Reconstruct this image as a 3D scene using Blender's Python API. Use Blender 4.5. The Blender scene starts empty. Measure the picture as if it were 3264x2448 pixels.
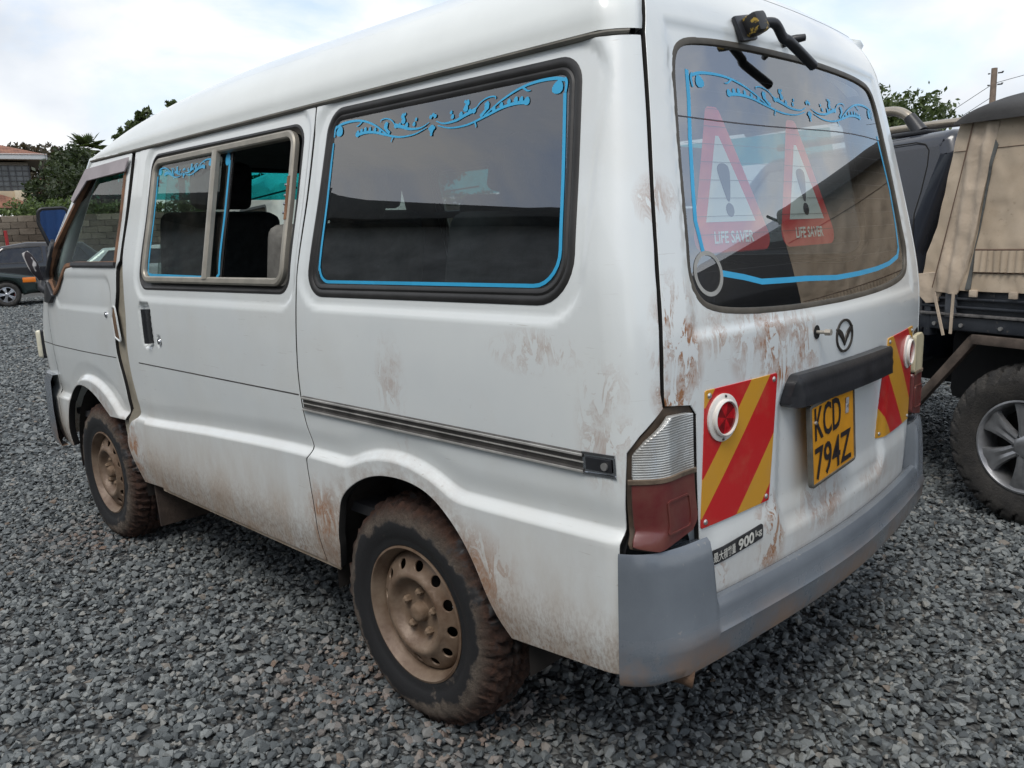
import bpy, bmesh, math, random
import numpy as np
from mathutils import Vector, Matrix
from mathutils.geometry import delaunay_2d_cdt
random.seed(7)
scene = bpy.context.scene
COL = scene.collection
R = math.radians
PI = math.pi

# ---------------------------------------------------------------- camera
cam = bpy.data.cameras.new('camera')
cam.sensor_width = 36.0
cam.lens = 28.40
cam.clip_start = 0.05
cam.clip_end = 3000
cam_o = bpy.data.objects.new('camera', cam)
COL.objects.link(cam_o)
cam_o.location = (-1.6407, 2.0441, 1.3166)
cam_o.rotation_euler = (R(79.4688), R(2.3248), R(-136.0171))
scene.camera = cam_o

# ---------------------------------------------------------------- sky and sun
SUN_EL, SUN_AZ = 58.0, 112.0          # degrees above the horizon, degrees from +x towards +y
world = bpy.data.worlds.new('World')
scene.world = world
world.use_nodes = True
wt = world.node_tree
wt.nodes.clear()
def wn(t, **k):
    n = wt.nodes.new(t)
    for a, b in k.items(): setattr(n, a, b)
    return n
w_out = wn('ShaderNodeOutputWorld')
w_bg = wn('ShaderNodeBackground'); w_bg.inputs['Strength'].default_value = 0.1
w_sky = wn('ShaderNodeTexSky', sky_type='NISHITA', sun_disc=False)
w_sky.sun_elevation = R(SUN_EL)
w_sky.sun_rotation = R(90 - SUN_AZ)
w_sky.air_density = 1.0; w_sky.dust_density = 1.6
w_tc = wn('ShaderNodeTexCoord')
w_sep = wn('ShaderNodeSeparateXYZ')
w_add = wn('ShaderNodeMath', operation='ADD'); w_add.inputs[1].default_value = 0.6
w_abs = wn('ShaderNodeMath', operation='MAXIMUM'); w_abs.inputs[1].default_value = 0.02
w_div = wn('ShaderNodeVectorMath', operation='DIVIDE')
w_n1 = wn('ShaderNodeTexNoise'); w_n1.inputs['Scale'].default_value = 2.6; w_n1.inputs['Detail'].default_value = 8; w_n1.inputs['Roughness'].default_value = 0.55; w_n1.inputs['Distortion'].default_value = 0.35
w_n2 = wn('ShaderNodeTexNoise'); w_n2.inputs['Scale'].default_value = 2.3; w_n2.inputs['Detail'].default_value = 6; w_n2.inputs['Roughness'].default_value = 0.5
w_r1 = wn('ShaderNodeValToRGB'); w_r1.color_ramp.elements[0].position = 0.40; w_r1.color_ramp.elements[0].color = (.34,.34,.34,1); w_r1.color_ramp.elements[1].position = 0.55
w_r2 = wn('ShaderNodeValToRGB')
e = w_r2.color_ramp.elements
e[0].position = 0.36; e[0].color = (5.9, 6.4, 7.1, 1)
e[1].position = 0.56; e[1].color = (8.8, 8.9, 9.0, 1)
w_gain = wn('ShaderNodeMix', data_type='RGBA', blend_type='MULTIPLY'); w_gain.inputs[0].default_value = 1.0
w_gain.inputs[7].default_value = (1.9, 1.9, 1.9, 1)
w_mix = wn('ShaderNodeMix', data_type='RGBA')
w_off = wn('ShaderNodeVectorMath', operation='ADD'); w_off.inputs[1].default_value = (6.4, 0.3, 8.2)
L = wt.links.new
L(w_tc.outputs['Generated'], w_sep.inputs[0])
L(w_sep.outputs['Z'], w_abs.inputs[0]); L(w_abs.outputs[0], w_add.inputs[0])
L(w_tc.outputs['Generated'], w_div.inputs[0]); L(w_add.outputs[0], w_div.inputs[1])
L(w_div.outputs[0], w_off.inputs[0])
L(w_off.outputs[0], w_n1.inputs['Vector']); L(w_off.outputs[0], w_n2.inputs['Vector'])
L(w_n1.outputs['Fac'], w_r1.inputs[0]); L(w_n2.outputs['Fac'], w_r2.inputs[0])
L(w_sky.outputs[0], w_gain.inputs[6])
L(w_r1.outputs[0], w_mix.inputs[0]); L(w_gain.outputs[2], w_mix.inputs[6]); L(w_r2.outputs[0], w_mix.inputs[7])
L(w_mix.outputs[2], w_bg.inputs['Color']); L(w_bg.outputs[0], w_out.inputs['Surface'])

sun = bpy.data.lights.new('sun', 'SUN')
sun.energy = 1.5; sun.angle = R(24); sun.color = (1.0, 0.96, 0.9)
sun_o = bpy.data.objects.new('sun', sun); COL.objects.link(sun_o)
sd = Vector((math.cos(R(SUN_EL))*math.cos(R(SUN_AZ)), math.cos(R(SUN_EL))*math.sin(R(SUN_AZ)), math.sin(R(SUN_EL))))
sun_o.rotation_euler = (-sd).to_track_quat('-Z', 'Y').to_euler()
sun_o.location = sd*30

scene.view_settings.view_transform = 'Standard'
scene.view_settings.look = 'None'
scene.view_settings.gamma = 1.0
scene.view_settings.exposure = 0.32
scene.view_settings.use_curve_mapping = False
scene.render.engine = 'CYCLES'
scene.cycles.max_bounces = 8
scene.cycles.transparent_max_bounces = 16
scene.cycles.caustics_reflective = False
scene.cycles.caustics_refractive = False

# ---------------------------------------------------------------- materials
MATS = {}
class NT:
    def __init__(s, name):
        s.m = bpy.data.materials.new(name); s.m.use_nodes = True
        s.t = s.m.node_tree; s.t.nodes.clear()
        s.out = s.n('ShaderNodeOutputMaterial')
    def n(s, t, ins=None, **k):
        n = s.t.nodes.new(t)
        for a, b in k.items(): setattr(n, a, b)
        if ins:
            for a, b in ins.items():
                if isinstance(b, tuple) and len(b) == 2 and hasattr(b[0], 'outputs'): s.t.links.new(b[0].outputs[b[1]], n.inputs[a])
                elif hasattr(b, 'outputs'): s.t.links.new(b.outputs[0], n.inputs[a])
                else: n.inputs[a].default_value = b
        return n
    def surf(s, n): s.t.links.new(n.outputs[0], s.out.inputs['Surface'])
    def coord(s): return s.n('ShaderNodeTexCoord')
    def noise(s, scale, detail=6, rough=.55, vec=None, dist=0):
        n = s.n('ShaderNodeTexNoise', {'Scale': scale, 'Detail': detail, 'Roughness': rough, 'Distortion': dist})
        if vec is not None: s.t.links.new(vec[0].outputs[vec[1]] if isinstance(vec, tuple) else vec.outputs[0], n.inputs['Vector'])
        return n
    def ramp(s, src, stops):
        r = s.n('ShaderNodeValToRGB')
        s.t.links.new(src[0].outputs[src[1]] if isinstance(src, tuple) else src.outputs[0], r.inputs[0])
        el = r.color_ramp.elements
        while len(el) < len(stops): el.new(.5)
        for q, (p, c) in zip(el, stops):
            q.position = p; q.color = c if isinstance(c, tuple) else (c, c, c, 1)
        return r
    def mixc(s, f, a, b, mode='MIX'):
        n = s.n('ShaderNodeMix', data_type='RGBA', blend_type=mode)
        for i, v in ((0, f), (6, a), (7, b)):
            if isinstance(v, tuple) and len(v) == 2 and hasattr(v[0], 'outputs'): s.t.links.new(v[0].outputs[v[1]], n.inputs[i])
            elif hasattr(v, 'outputs'): s.t.links.new(v.outputs[2] if v.bl_idname == 'ShaderNodeMix' else v.outputs[0], n.inputs[i])
            else: n.inputs[i].default_value = v if not isinstance(v, tuple) or len(v) == 4 else (*v, 1)
        return n
    def math(s, op, a, b=None, c=None, clamp=False):
        n = s.n('ShaderNodeMath', operation=op, use_clamp=clamp)
        for i, v in enumerate((a, b, c)):
            if v is None: continue
            if isinstance(v, tuple): s.t.links.new(v[0].outputs[v[1]], n.inputs[i])
            elif hasattr(v, 'outputs'): s.t.links.new(v.outputs[0], n.inputs[i])
            else: n.inputs[i].default_value = v
        return n
    def bump(s, src, strength=.3, dist=.01):
        n = s.n('ShaderNodeBump', {'Strength': strength, 'Distance': dist})
        s.t.links.new(src[0].outputs[src[1]] if isinstance(src, tuple) else src.outputs[0], n.inputs['Height'])
        return n
    def bsdf(s, color=None, rough=.5, metal=0, bump=None, **k):
        b = s.n('ShaderNodeBsdfPrincipled')
        def put(key, v):
            if v is None: return
            if isinstance(v, tuple) and len(v) == 2 and hasattr(v[0], 'outputs'): s.t.links.new(v[0].outputs[v[1]], b.inputs[key])
            elif hasattr(v, 'outputs'): s.t.links.new(v.outputs[2] if v.bl_idname == 'ShaderNodeMix' else v.outputs[0], b.inputs[key])
            else: b.inputs[key].default_value = (*v, 1) if isinstance(v, tuple) and len(v) == 3 else v
        put('Base Color', color); put('Roughness', rough); put('Metallic', metal)
        if bump is not None: s.t.links.new(bump.outputs[0], b.inputs['Normal'])
        for a, v in k.items(): put(a.replace('_', ' '), v)
        s.surf(b)
        return b
def mat(name, color, rough=.5, metal=0, var=.0, scale=20, bump=0, bscale=60, color2=None, **k):
    """plain procedural material with soft colour variation and fine relief"""
    if name in MATS: return MATS[name]
    n = NT(name); co = n.coord()
    c = color
    if var > 0 or color2:
        nz = n.noise(scale, 7, .6, (co, 'Object'))
        c2 = color2 or tuple(min(1, v*(1+var)) for v in color)
        c1 = color if color2 else tuple(v*(1-var) for v in color)
        c = n.ramp(nz, [(.35, (*c1, 1)), (.68, (*c2, 1))])
    b = None
    if bump: b = n.bump(n.noise(bscale, 5, .6, (co, 'Object')), bump, .01)
    n.bsdf(c, rough, metal, b, **k)
    MATS[name] = n.m
    return n.m

# ---------------------------------------------------------------- mesh helpers
NORM = {}
def mesh_obj(name, verts, faces, m=None, parent=None, smooth=True, normals=None, link=True):
    me = bpy.data.meshes.new(name)
    me.from_pydata([tuple(v) for v in verts], [], faces)
    me.update()
    if smooth: me.polygons.foreach_set('use_smooth', [True]*len(me.polygons))
    if m is not None: me.materials.append(m)
    if normals is not None:
        me.normals_split_custom_set_from_vertices([tuple(n) for n in normals])
    o = bpy.data.objects.new(name, me)
    NORM.pop(o.name, None)
    if normals is not None: NORM[o.name] = normals
    COL.objects.link(o)
    o.parent = parent
    return o
def bm_obj(name, bm, m=None, parent=None, smooth=False, angle=None):
    me = bpy.data.meshes.new(name)
    bmesh.ops.recalc_face_normals(bm, faces=bm.faces)
    bm.to_mesh(me); bm.free()
    if smooth: me.polygons.foreach_set('use_smooth', [True]*len(me.polygons))
    if angle is not None:
        me.polygons.foreach_set('use_smooth', [True]*len(me.polygons)); me.set_sharp_from_angle(angle=R(angle))
    if m is not None: me.materials.append(m)
    o = bpy.data.objects.new(name, me); COL.objects.link(o); o.parent = parent; NORM.pop(o.name, None)
    return o
def empty(name, loc=(0,0,0), rz=0, label=None, cat=None, group=None):
    o = bpy.data.objects.new(name, None); COL.objects.link(o)
    o.location = loc; o.rotation_euler = (0,0,rz); o.empty_display_size = .2
    if label: tag(o, label, cat, group)
    return o
def tag(o, label=None, cat=None, group=None, kind=None):
    if label: o['label'] = label
    if cat: o['category'] = cat
    if group: o['group'] = group
    if kind: o['kind'] = kind
    return o
def mirror(o, parent, chart_name=None):
    """copy of a part on the other side of the van (y -> -y)"""
    me = o.data.copy()
    n = len(me.vertices); a = np.empty(n*3); me.vertices.foreach_get('co', a); a[1::3] *= -1
    me.vertices.foreach_set('co', a); me.flip_normals()
    nm = NORM.get(o.name)
    if nm is not None: me.normals_split_custom_set_from_vertices([(v[0], -v[1], v[2]) for v in nm])
    me.update()
    c = bpy.data.objects.new(o.name.split('.')[0], me); COL.objects.link(c); c.parent = parent
    return c
def bx(bm, c, s, rot=None, bev=0, seg=2):
    r = bmesh.ops.create_cube(bm, size=1)
    vs = r['verts']
    bmesh.ops.scale(bm, vec=s, verts=vs)
    if bev:
        es = list({e for v in vs for e in v.link_edges})
        rb = bmesh.ops.bevel(bm, geom=es, offset=bev, segments=seg, affect='EDGES', profile=.6)
        vs = list({v for f in rb['faces'] for v in f.verts} | {v for v in vs if v.is_valid})
    M = Matrix.Translation(c)
    if rot is not None: M = M @ rot
    bmesh.ops.transform(bm, matrix=M, verts=vs)
    return vs
def box(name, c, s, m, parent=None, bev=.004, rot=None, seg=2):
    bm = bmesh.new(); bx(bm, Vector(c), s, rot, bev, seg)
    return bm_obj(name, bm, m, parent, angle=35)
def tube_data(pts, rad, seg=10, closed=False, cap=True):
    pts = [Vector(p) for p in pts]; n = len(pts); V = []; F = []
    rads = rad if isinstance(rad, (list, tuple)) else [rad]*n
    up = None
    for i, p in enumerate(pts):
        a = pts[(i-1) % n] if (closed or i > 0) else p
        b = pts[(i+1) % n] if (closed or i < n-1) else p
        t = (b-a).normalized()
        if up is None:
            up = Vector((0,0,1)) if abs(t.z) < .9 else Vector((1,0,0))
        s = t.cross(up).normalized(); up = s.cross(t).normalized()
        for k in range(seg):
            an = 2*PI*k/seg
            V.append(p + (s*math.cos(an) + up*math.sin(an))*rads[i])
    m = n if closed else n-1
    for i in range(m):
        for k in range(seg):
            j = (i+1) % n
            F.append((i*seg+k, i*seg+(k+1) % seg, j*seg+(k+1) % seg, j*seg+k))
    if cap and not closed:
        F.append(tuple(reversed(range(seg)))); F.append(tuple(range((n-1)*seg, n*seg)))
    return V, F
def tube(name, pts, rad, m, parent=None, seg=10, closed=False):
    V, F = tube_data(pts, rad, seg, closed)
    o = mesh_obj(name, V, F, m, parent)
    o.data.set_sharp_from_angle(angle=R(50))
    return o
def curve_pts(pts, n=8):
    """Catmull-Rom through the points"""
    P = [Vector(p) for p in pts]; out = []
    for i in range(len(P)-1):
        p0 = P[max(0, i-1)]; p1 = P[i]; p2 = P[i+1]; p3 = P[min(len(P)-1, i+2)]
        for k in range(n):
            t = k/n
            out.append(.5*((2*p1)+(p2-p0)*t+(2*p0-5*p1+4*p2-p3)*t*t+(3*p1-p0-3*p2+p3)*t**3))
    out.append(P[-1]); return out
def lathe_data(prof, seg=64, fn=None):
    """revolve (r, y) profile about the y axis; fn(r, y, angle) may displace"""
    V = []; F = []; n = len(prof)
    for k in range(seg):
        a = 2*PI*k/seg
        for i, (r, y) in enumerate(prof):
            rr, yy = fn(r, y, a, i) if fn else (r, y)
            V.append((rr*math.cos(a), yy, rr*math.sin(a)))
    for k in range(seg):
        k2 = (k+1) % seg
        for i in range(n-1):
            F.append((k*n+i, k*n+i+1, k2*n+i+1, k2*n+i))
    return V, F
def lathe(name, prof, m, parent=None, seg=64, fn=None, sharp=40):
    V, F = lathe_data(prof, seg, fn)
    o = mesh_obj(name, V, F, m, parent)
    if sharp: o.data.set_sharp_from_angle(angle=R(sharp))
    return o
def roundpoly(pts, rad, n=7):
    out = []; N = len(pts)
    rads = rad if isinstance(rad, (list, tuple)) else [rad]*N
    for i in range(N):
        p = Vector(pts[i]); a = Vector(pts[i-1]); b = Vector(pts[(i+1) % N]); r = rads[i]
        if r <= 0: out.append(tuple(p)); continue
        da = (a-p).normalized(); db = (b-p).normalized()
        ang = da.angle(db); d = min(r/math.tan(ang/2), .48*(a-p).length, .48*(b-p).length); rr = d*math.tan(ang/2)
        c = p + (da+db).normalized()*(rr/math.sin(ang/2))
        s = p+da*d-c; e2 = p+db*d-c
        a0 = math.atan2(s.y, s.x); a1 = math.atan2(e2.y, e2.x); da_ = (a1-a0+PI) % (2*PI)-PI
        for k in range(n+1):
            t = a0+da_*k/n; out.append((c.x+rr*math.cos(t), c.y+rr*math.sin(t)))
    return out
def resample(pts, step, closed=True):
    out = []; n = len(pts); m = n if closed else n-1
    for i in range(m):
        a = pts[i]; b = pts[(i+1) % n]; L_ = math.hypot(b[0]-a[0], b[1]-a[1])
        if L_ < 1e-7: continue
        k = max(1, int(math.ceil(L_/step)))
        for j in range(k): out.append((a[0]+(b[0]-a[0])*j/k, a[1]+(b[1]-a[1])*j/k))
    if not closed: out.append(tuple(pts[-1]))
    return out
def area2(p): return .5*sum(p[i-1][0]*p[i][1]-p[i][0]*p[i-1][1] for i in range(len(p)))
def inpoly(P, poly):
    x = P[:, 0]; y = P[:, 1]; q = np.array(poly); r = np.zeros(len(P), bool)
    x0, y0 = q[-1]
    for x1, y1 in q:
        c = ((y1 > y) != (y0 > y)); 
        if y0 != y1: r ^= c & (x < (x0-x1)*(y-y1)/(y0-y1)+x1)
        x0, y0 = x1, y1
    return r
def normals2(loop, closed=True):
    """unit normals on the right-hand side of travel (outside of a CCW loop)"""
    n = len(loop); out = []
    for i in range(n):
        a = loop[i-1] if (closed or i > 0) else loop[i]
        b = loop[(i+1) % n] if (closed or i < n-1) else loop[i]
        dx, dy = b[0]-a[0], b[1]-a[1]; l = math.hypot(dx, dy) or 1
        out.append((dy/l, -dx/l))
    return out
def offset2(loop, d, closed=True):
    return [(p[0]+n[0]*d, p[1]+n[1]*d) for p, n in zip(loop, normals2(loop, closed))]
def chart_n(ch, u, v):
    e_ = 1e-4
    a = Vector(ch(u+e_, v))-Vector(ch(u-e_, v)); b = Vector(ch(u, v+e_))-Vector(ch(u, v-e_))
    return a.cross(b).normalized()
def ccw(p): return list(p) if area2(p) > 0 else list(reversed(p))
def panel(name, outline, holes, ch, sgn, step, m, parent, h=0.0, lip=.018, edge=.0016, bstep=None, hole_lip=None, disp=None, lipm=None, extra=()):
    """sheet-metal panel: 2-D outline with holes, mapped on a surface chart, its edges folded inwards.
    ch(u,v) -> xyz; sgn*cross(du,dv) points outwards"""
    bstep = bstep or step*.8
    O = resample(ccw(outline), bstep); HS = [list(reversed(ccw(resample(hh, bstep)))) for hh in holes]
    loops = [O]+HS
    pts = []; edges = []; 
    for l in loops:
        b = len(pts); pts += l; edges += [(b+i, b+(i+1) % len(l)) for i in range(len(l))]
    A = np.array(O); lo = A.min(0); hi = A.max(0)
    gx = np.arange(lo[0]+step*.5, hi[0], step); gy = np.arange(lo[1]+step*.5, hi[1], step)
    G = np.array([(x+(step*.5 if j % 2 else 0), y) for j, y in enumerate(gy) for x in gx]) if len(gx) and len(gy) else np.zeros((0, 2))
    if len(G):
        k = inpoly(G, O)
        for l in HS: k &= ~inpoly(G, l)
        G = G[k]
        B = np.array(pts)
        keep = np.ones(len(G), bool)
        for i in range(0, len(G), 2000):
            d = ((G[i:i+2000, None, :]-B[None])**2).sum(2).min(1); keep[i:i+2000] = d > (step*.55)**2
        G = G[keep]
    nb = len(pts); ex = []; exe = []
    if extra:
        B = np.array(pts)
        for pl in extra:
            Q = np.array(pl); ok = inpoly(Q, O)
            for l in HS: ok &= ~inpoly(Q, l)
            ok &= (((Q[:, None, :]-B[None])**2).sum(2).min(1) > .007**2)
            prev = None
            for q, k_ in zip(pl, ok):
                if not k_: prev = None; continue
                ex.append(q)
                if prev is not None: exe.append((nb+prev, nb+len(ex)-1))
                prev = len(ex)-1
        if ex and len(G):
            E_ = np.array(ex); keep = np.ones(len(G), bool)
            for i in range(0, len(G), 2000): keep[i:i+2000] = ((G[i:i+2000, None, :]-E_[None])**2).sum(2).min(1) > (step*.6)**2
            G = G[keep]
    edges = edges+exe
    allp = [Vector(p) for p in pts]+[Vector(p) for p in ex]+[Vector((float(a), float(b))) for a, b in G]
    vo, eo, fo, ov, oe, of = delaunay_2d_cdt(allp, edges, [], 4 if HS else 1, 1e-6)
    if HS and fo:
        cen = np.array([[sum(vo[i].x for i in f)/len(f), sum(vo[i].y for i in f)/len(f)] for f in fo])
        bad = np.zeros(len(cen), bool)
        for l in HS: bad |= inpoly(cen, l)
        fo = [f for f, b_ in zip(fo, bad) if not b_]
    V = []; N = []; F = []
    for p in vo:
        P = Vector(ch(p.x, p.y)); nn = chart_n(ch, p.x, p.y)*sgn
        V.append(P+nn*(h+(disp(p.x, p.y) if disp else 0))); N.append(nn)
    if disp:      # normals from the displaced surface
        N = []
        f2 = lambda a, b: Vector(ch(a, b))+chart_n(ch, a, b)*sgn*(h+disp(a, b))
        for p in vo:
            e_ = 8e-4
            a = f2(p.x+e_, p.y)-f2(p.x-e_, p.y); b = f2(p.x, p.y+e_)-f2(p.x, p.y-e_)
            N.append(a.cross(b).normalized()*sgn)
    for f in fo: F.append(tuple(f) if sgn > 0 else tuple(reversed(f)))
    # map input boundary points to output verts
    back = {}
    for i, lst in enumerate(ov):
        for j in lst: back[j] = i
    dark = []
    if lip:
        base = 0
        for li, l in enumerate(loops):
            n2 = normals2(l); L_ = len(l); dl = lip if li == 0 or hole_lip is None else hole_lip
            r1 = len(V)
            for i, (p, q) in enumerate(zip(l, n2)):
                P = Vector(ch(p[0]+q[0]*edge, p[1]+q[1]*edge)); nn = chart_n(ch, p[0], p[1])*sgn
                out = (Vector(ch(p[0]+q[0]*.004, p[1]+q[1]*.004))-Vector(ch(p[0], p[1]))).normalized()
                dd = disp(p[0], p[1]) if disp else 0
                V.append(P+nn*(h+dd-edge*1.3)); N.append((nn*.5+out).normalized())
                V.append(P+nn*(h+dd-dl)); N.append(out)
            for i in range(L_):
                j = (i+1) % L_
                a, b = back.get(base+i), back.get(base+j)
                if a is None or b is None or a == b: continue
                q1 = (a, r1+2*i, r1+2*j, b); q2 = (r1+2*i, r1+2*i+1, r1+2*j+1, r1+2*j)
                if sgn < 0: q1 = tuple(reversed(q1)); q2 = tuple(reversed(q2))
                F += [q1, q2]; dark.append(len(F)-1)
            base += L_
    o = mesh_obj(name, V, F, m, parent, normals=N)
    if lipm is not None:
        o.data.materials.append(lipm)
        for i in dark: o.data.polygons[i].material_index = 1
    return o
def sweep(name, path, prof, ch, sgn, m, parent, closed=True, capends=True, smooth=True, sharp=35):
    """sweep a profile [(offset to the right of travel, height above the surface)] along a 2-D path on a chart"""
    n2 = normals2(path, closed); V = []; F = []; k = len(prof); n = len(path)
    for p, q in zip(path, n2):
        for a, hh in prof:
            u, v = p[0]+q[0]*a, p[1]+q[1]*a
            V.append(Vector(ch(u, v))+chart_n(ch, u, v)*sgn*hh)
    for i in range(n if closed else n-1):
        j = (i+1) % n
        for a in range(k-1): F.append((i*k+a, i*k+a+1, j*k+a+1, j*k+a))
    if not closed and capends and k > 2:
        F.append(tuple(range(k))); F.append(tuple(reversed(range((n-1)*k, n*k))))
    bm = bmesh.new()
    vs = [bm.verts.new(v) for v in V]
    for f in F:
        try: bm.faces.new([vs[i] for i in f])
        except ValueError: pass
    return bm_obj(name, bm, m, parent, angle=sharp) if smooth else bm_obj(name, bm, m, parent)
def flat(o_):   # chart on a plane: origin, axis u, axis v
    O, U, V = (Vector(a) for a in o_)
    return lambda u, v: O+U*u+V*v
def text_mesh(body, size=1.0, width=1.0, bold=0.0):
    cu = bpy.data.curves.new('lettering', 'FONT'); cu.body = body; cu.size = size; cu.offset = bold
    cu.align_x = 'CENTER'; cu.align_y = 'CENTER'; cu.resolution_u = 3
    o = bpy.data.objects.new('lettering', cu); COL.objects.link(o)
    bpy.context.view_layer.update()
    me = bpy.data.meshes.new_from_object(o)
    bpy.data.objects.remove(o); bpy.data.curves.remove(cu)
    V = [(v.co.x*width, v.co.y) for v in me.vertices]; F = [tuple(p.vertices) for p in me.polygons]
    bpy.data.meshes.remove(me)
    return V, F
def lettering(name, body, size, ch, c, m, parent, h=.001, width=1.0, bold=0.0, sgn=1, fit=None, shear=0.0, rot=0.0):
    V, F = text_mesh(body, size, width, bold)
    xs = [v[0] for v in V]; ys = [v[1] for v in V]
    cx, cy = (min(xs)+max(xs))/2, (min(ys)+max(ys))/2
    kx = ky = 1
    if fit: kx = fit[0]/(max(xs)-min(xs)); ky = fit[1]/(max(ys)-min(ys))
    out = []
    for x, y in V:
        x = (x-cx)*kx; y = (y-cy)*ky; x += shear*y
        x, y = x*math.cos(rot)-y*math.sin(rot), x*math.sin(rot)+y*math.cos(rot)
        u, v = c[0]+x, c[1]+y
        out.append(Vector(ch(u, v))+chart_n(ch, u, v)*sgn*h)
    return mesh_obj(name, out, F, m, parent, smooth=False)
def link_copy(o, parent=None, name=None):
    c = o.copy(); COL.objects.link(c); c.parent = parent
    return c
def copy_tree(o, parent=None):
    c = link_copy(o, parent)
    for ch in list(o.children): copy_tree(ch, c)
    return c

# ---------------------------------------------------------------- body surface of the van (x forward, y left, z up)
def lerp_tab(t,x):
    if x<=t[0][0]: return t[0][1]
    for (a,b),(c,d) in zip(t,t[1:]):
        if x<=c:
            k=(x-a)/(c-a); return b+(d-b)*k
    return t[-1][1]
def smooth_tab(t,x):   # Catmull style
    n=len(t)
    if x<=t[0][0]: return t[0][1]
    if x>=t[-1][0]: return t[-1][1]
    i=0
    while t[i+1][0]<x: i+=1
    x0,y0=t[i];x1,y1=t[i+1];h=x1-x0;k=(x-x0)/h
    m0=(y1-t[i-1][1])/(x1-t[i-1][0]) if i>0 else (y1-y0)/h
    m1=(t[i+2][1]-y0)/(t[i+2][0]-x0) if i+2<n else (y1-y0)/h
    return (2*k**3-3*k*k+1)*y0+(k**3-2*k*k+k)*h*m0+(-2*k**3+3*k*k)*y1+(k**3-k*k)*h*m1
def sstep(a,b,x):
    k=min(1,max(0,(x-a)/(b-a)));return k*k*(3-2*k)
WT=[(.28,.752),(.36,.774),(.43,.790),(.48,.7965),(.56,.7985),(.70,.800),(.85,.8085),(.95,.812),(1.05,.813),(1.15,.809),(1.25,.797),(1.45,.748),(1.70,.692),(1.74,.687),(1.79,.672),(1.83,.648),(1.86,.622)]
LED=[(-.8,.708),(-.28,.695),(.41,.70),(1.04,.672),(1.6,.635),(2.0,.63),(3.2,.62)]
RC=(.0,.31);FC=(2.22,.31)
def Wz(z): return smooth_tab(WT,z)
def ledge(x,z):
    zl=smooth_tab(LED,x)
    sd=z-zl
    for cx,cz in (RC,FC):
        d=math.hypot(x-cx,z-cz)-.445
        k=.018; h=max(k-abs(sd-d),0)/k
        sd=min(sd,d)-h*h*k*.25
    return -.005*sstep(.085,.022,sd)+.024*sstep(.022,-.012,sd)
def Ws(x,z):
    y=Wz(z)+ledge(x,z)
    if x>2.2: y-=.05*(x-2.2)**2
    return y
XR=[(.30,-.80),(.55,-.822),(.75,-.826),(1.0,-.826),(1.1,-.822),(1.2,-.808),(1.45,-.758),(1.70,-.702),(1.78,-.676),(1.85,-.63),(1.9,-.575)]
BOW=.107
def Xc(z): return smooth_tab(XR,z)
RR=.09
def corner(z,W=None):
    if W is None: W=Wz(z)+ledge(-.65,z)
    ye=W-RR
    for _ in range(6):
        th=math.atan(2*BOW*ye); ye=W-RR*(1-math.sin(th))
    xe=Xc(z)+BOW*ye*ye
    return W,ye,xe,xe+RR*math.cos(th),th    # W, y_end, x_end, arc centre x, theta
def Xrear(y,z):
    W,ye,xe,cx,th=corner(z); a=abs(y)
    if a<=ye: return Xc(z)+BOW*a*a
    s=min(1,(a-(W-RR))/RR); return cx-RR*math.sqrt(max(0,1-s*s))
U0=-.60
def Pu(u,z):     # side chart, wrapping round the rear corner
    if u>=U0: return (u,Ws(u,z),z)
    s=U0-u; W,ye,xe,cx,th=corner(z)
    W0=Ws(U0,z); L1=U0-cx
    if s<=L1: return (u,W0+(W-W0)*s/L1,z)
    a=(s-L1)/RR; am=math.pi/2-th
    if a<=am: return (cx-RR*math.sin(a), W-RR+RR*math.cos(a), z)
    y=ye-(s-L1-RR*am); return (Xc(z)+BOW*y*y,y,z)
def u_of_y(y,z):  # chart u where the wrapped surface reaches given y on the rear
    W,ye,xe,cx,th=corner(z); L1=U0-cx; am=math.pi/2-th
    if y<=ye: return U0-(L1+RR*am+(ye-y))
    a=math.acos(min(1,max(-1,(y-(W-RR))/RR))); return U0-(L1+RR*a)
# ---------------------------------------------------------------- ground
def ground_mat():
    n = NT('crushed_stone_bed'); co = n.coord()
    v = n.n('ShaderNodeTexVoronoi', {'Vector': (co, 'Object'), 'Scale': 34.0, 'Randomness': 1.0})
    v2 = n.n('ShaderNodeTexVoronoi', {'Vector': (co, 'Object'), 'Scale': 34.0}, feature='DISTANCE_TO_EDGE')
    tone = n.ramp((v, 'Color'), [(.1, (.055,.060,.063,1)), (.55, (.10,.108,.108,1)), (.95, (.16,.162,.155,1))])
    pt = n.ramp(n.noise(.5, 5, .6, (co, 'Object')), [(.4, 0.0), (.7, .55)])
    c = n.mixc(pt, tone, (.125,.115,.10))
    c = n.mixc(n.ramp((v2, 'Distance'), [(.0, .8), (.12, 0.0)]), c, (.03,.03,.03))
    n.bsdf(c, .85, 0, n.bump(n.math('MINIMUM', (v2, 'Distance'), .25), 1.0, .03))
    return n.m
V = []; F = []; 
rad = [0,2,4,7,11,16,24,36,60,110,220,500,1200]; NS = 48
def gz(x, y):
    r = math.hypot(x, y)
    return 0.0
V.append((4,-2,0))
for r in rad[1:]:
    for k in range(NS): a = 2*PI*k/NS; V.append((4+r*math.cos(a), -2+r*math.sin(a), 0))
for k in range(NS): F.append((0, 1+k, 1+(k+1) % NS))
for i in range(len(rad)-2):
    for k in range(NS): a = 1+i*NS; F.append((a+k, a+NS+k, a+NS+(k+1) % NS, a+(k+1) % NS))
g = mesh_obj('ground', V, F, ground_mat(), None, smooth=False); g['kind'] = 'structure'
g.location.z = -.012

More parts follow.
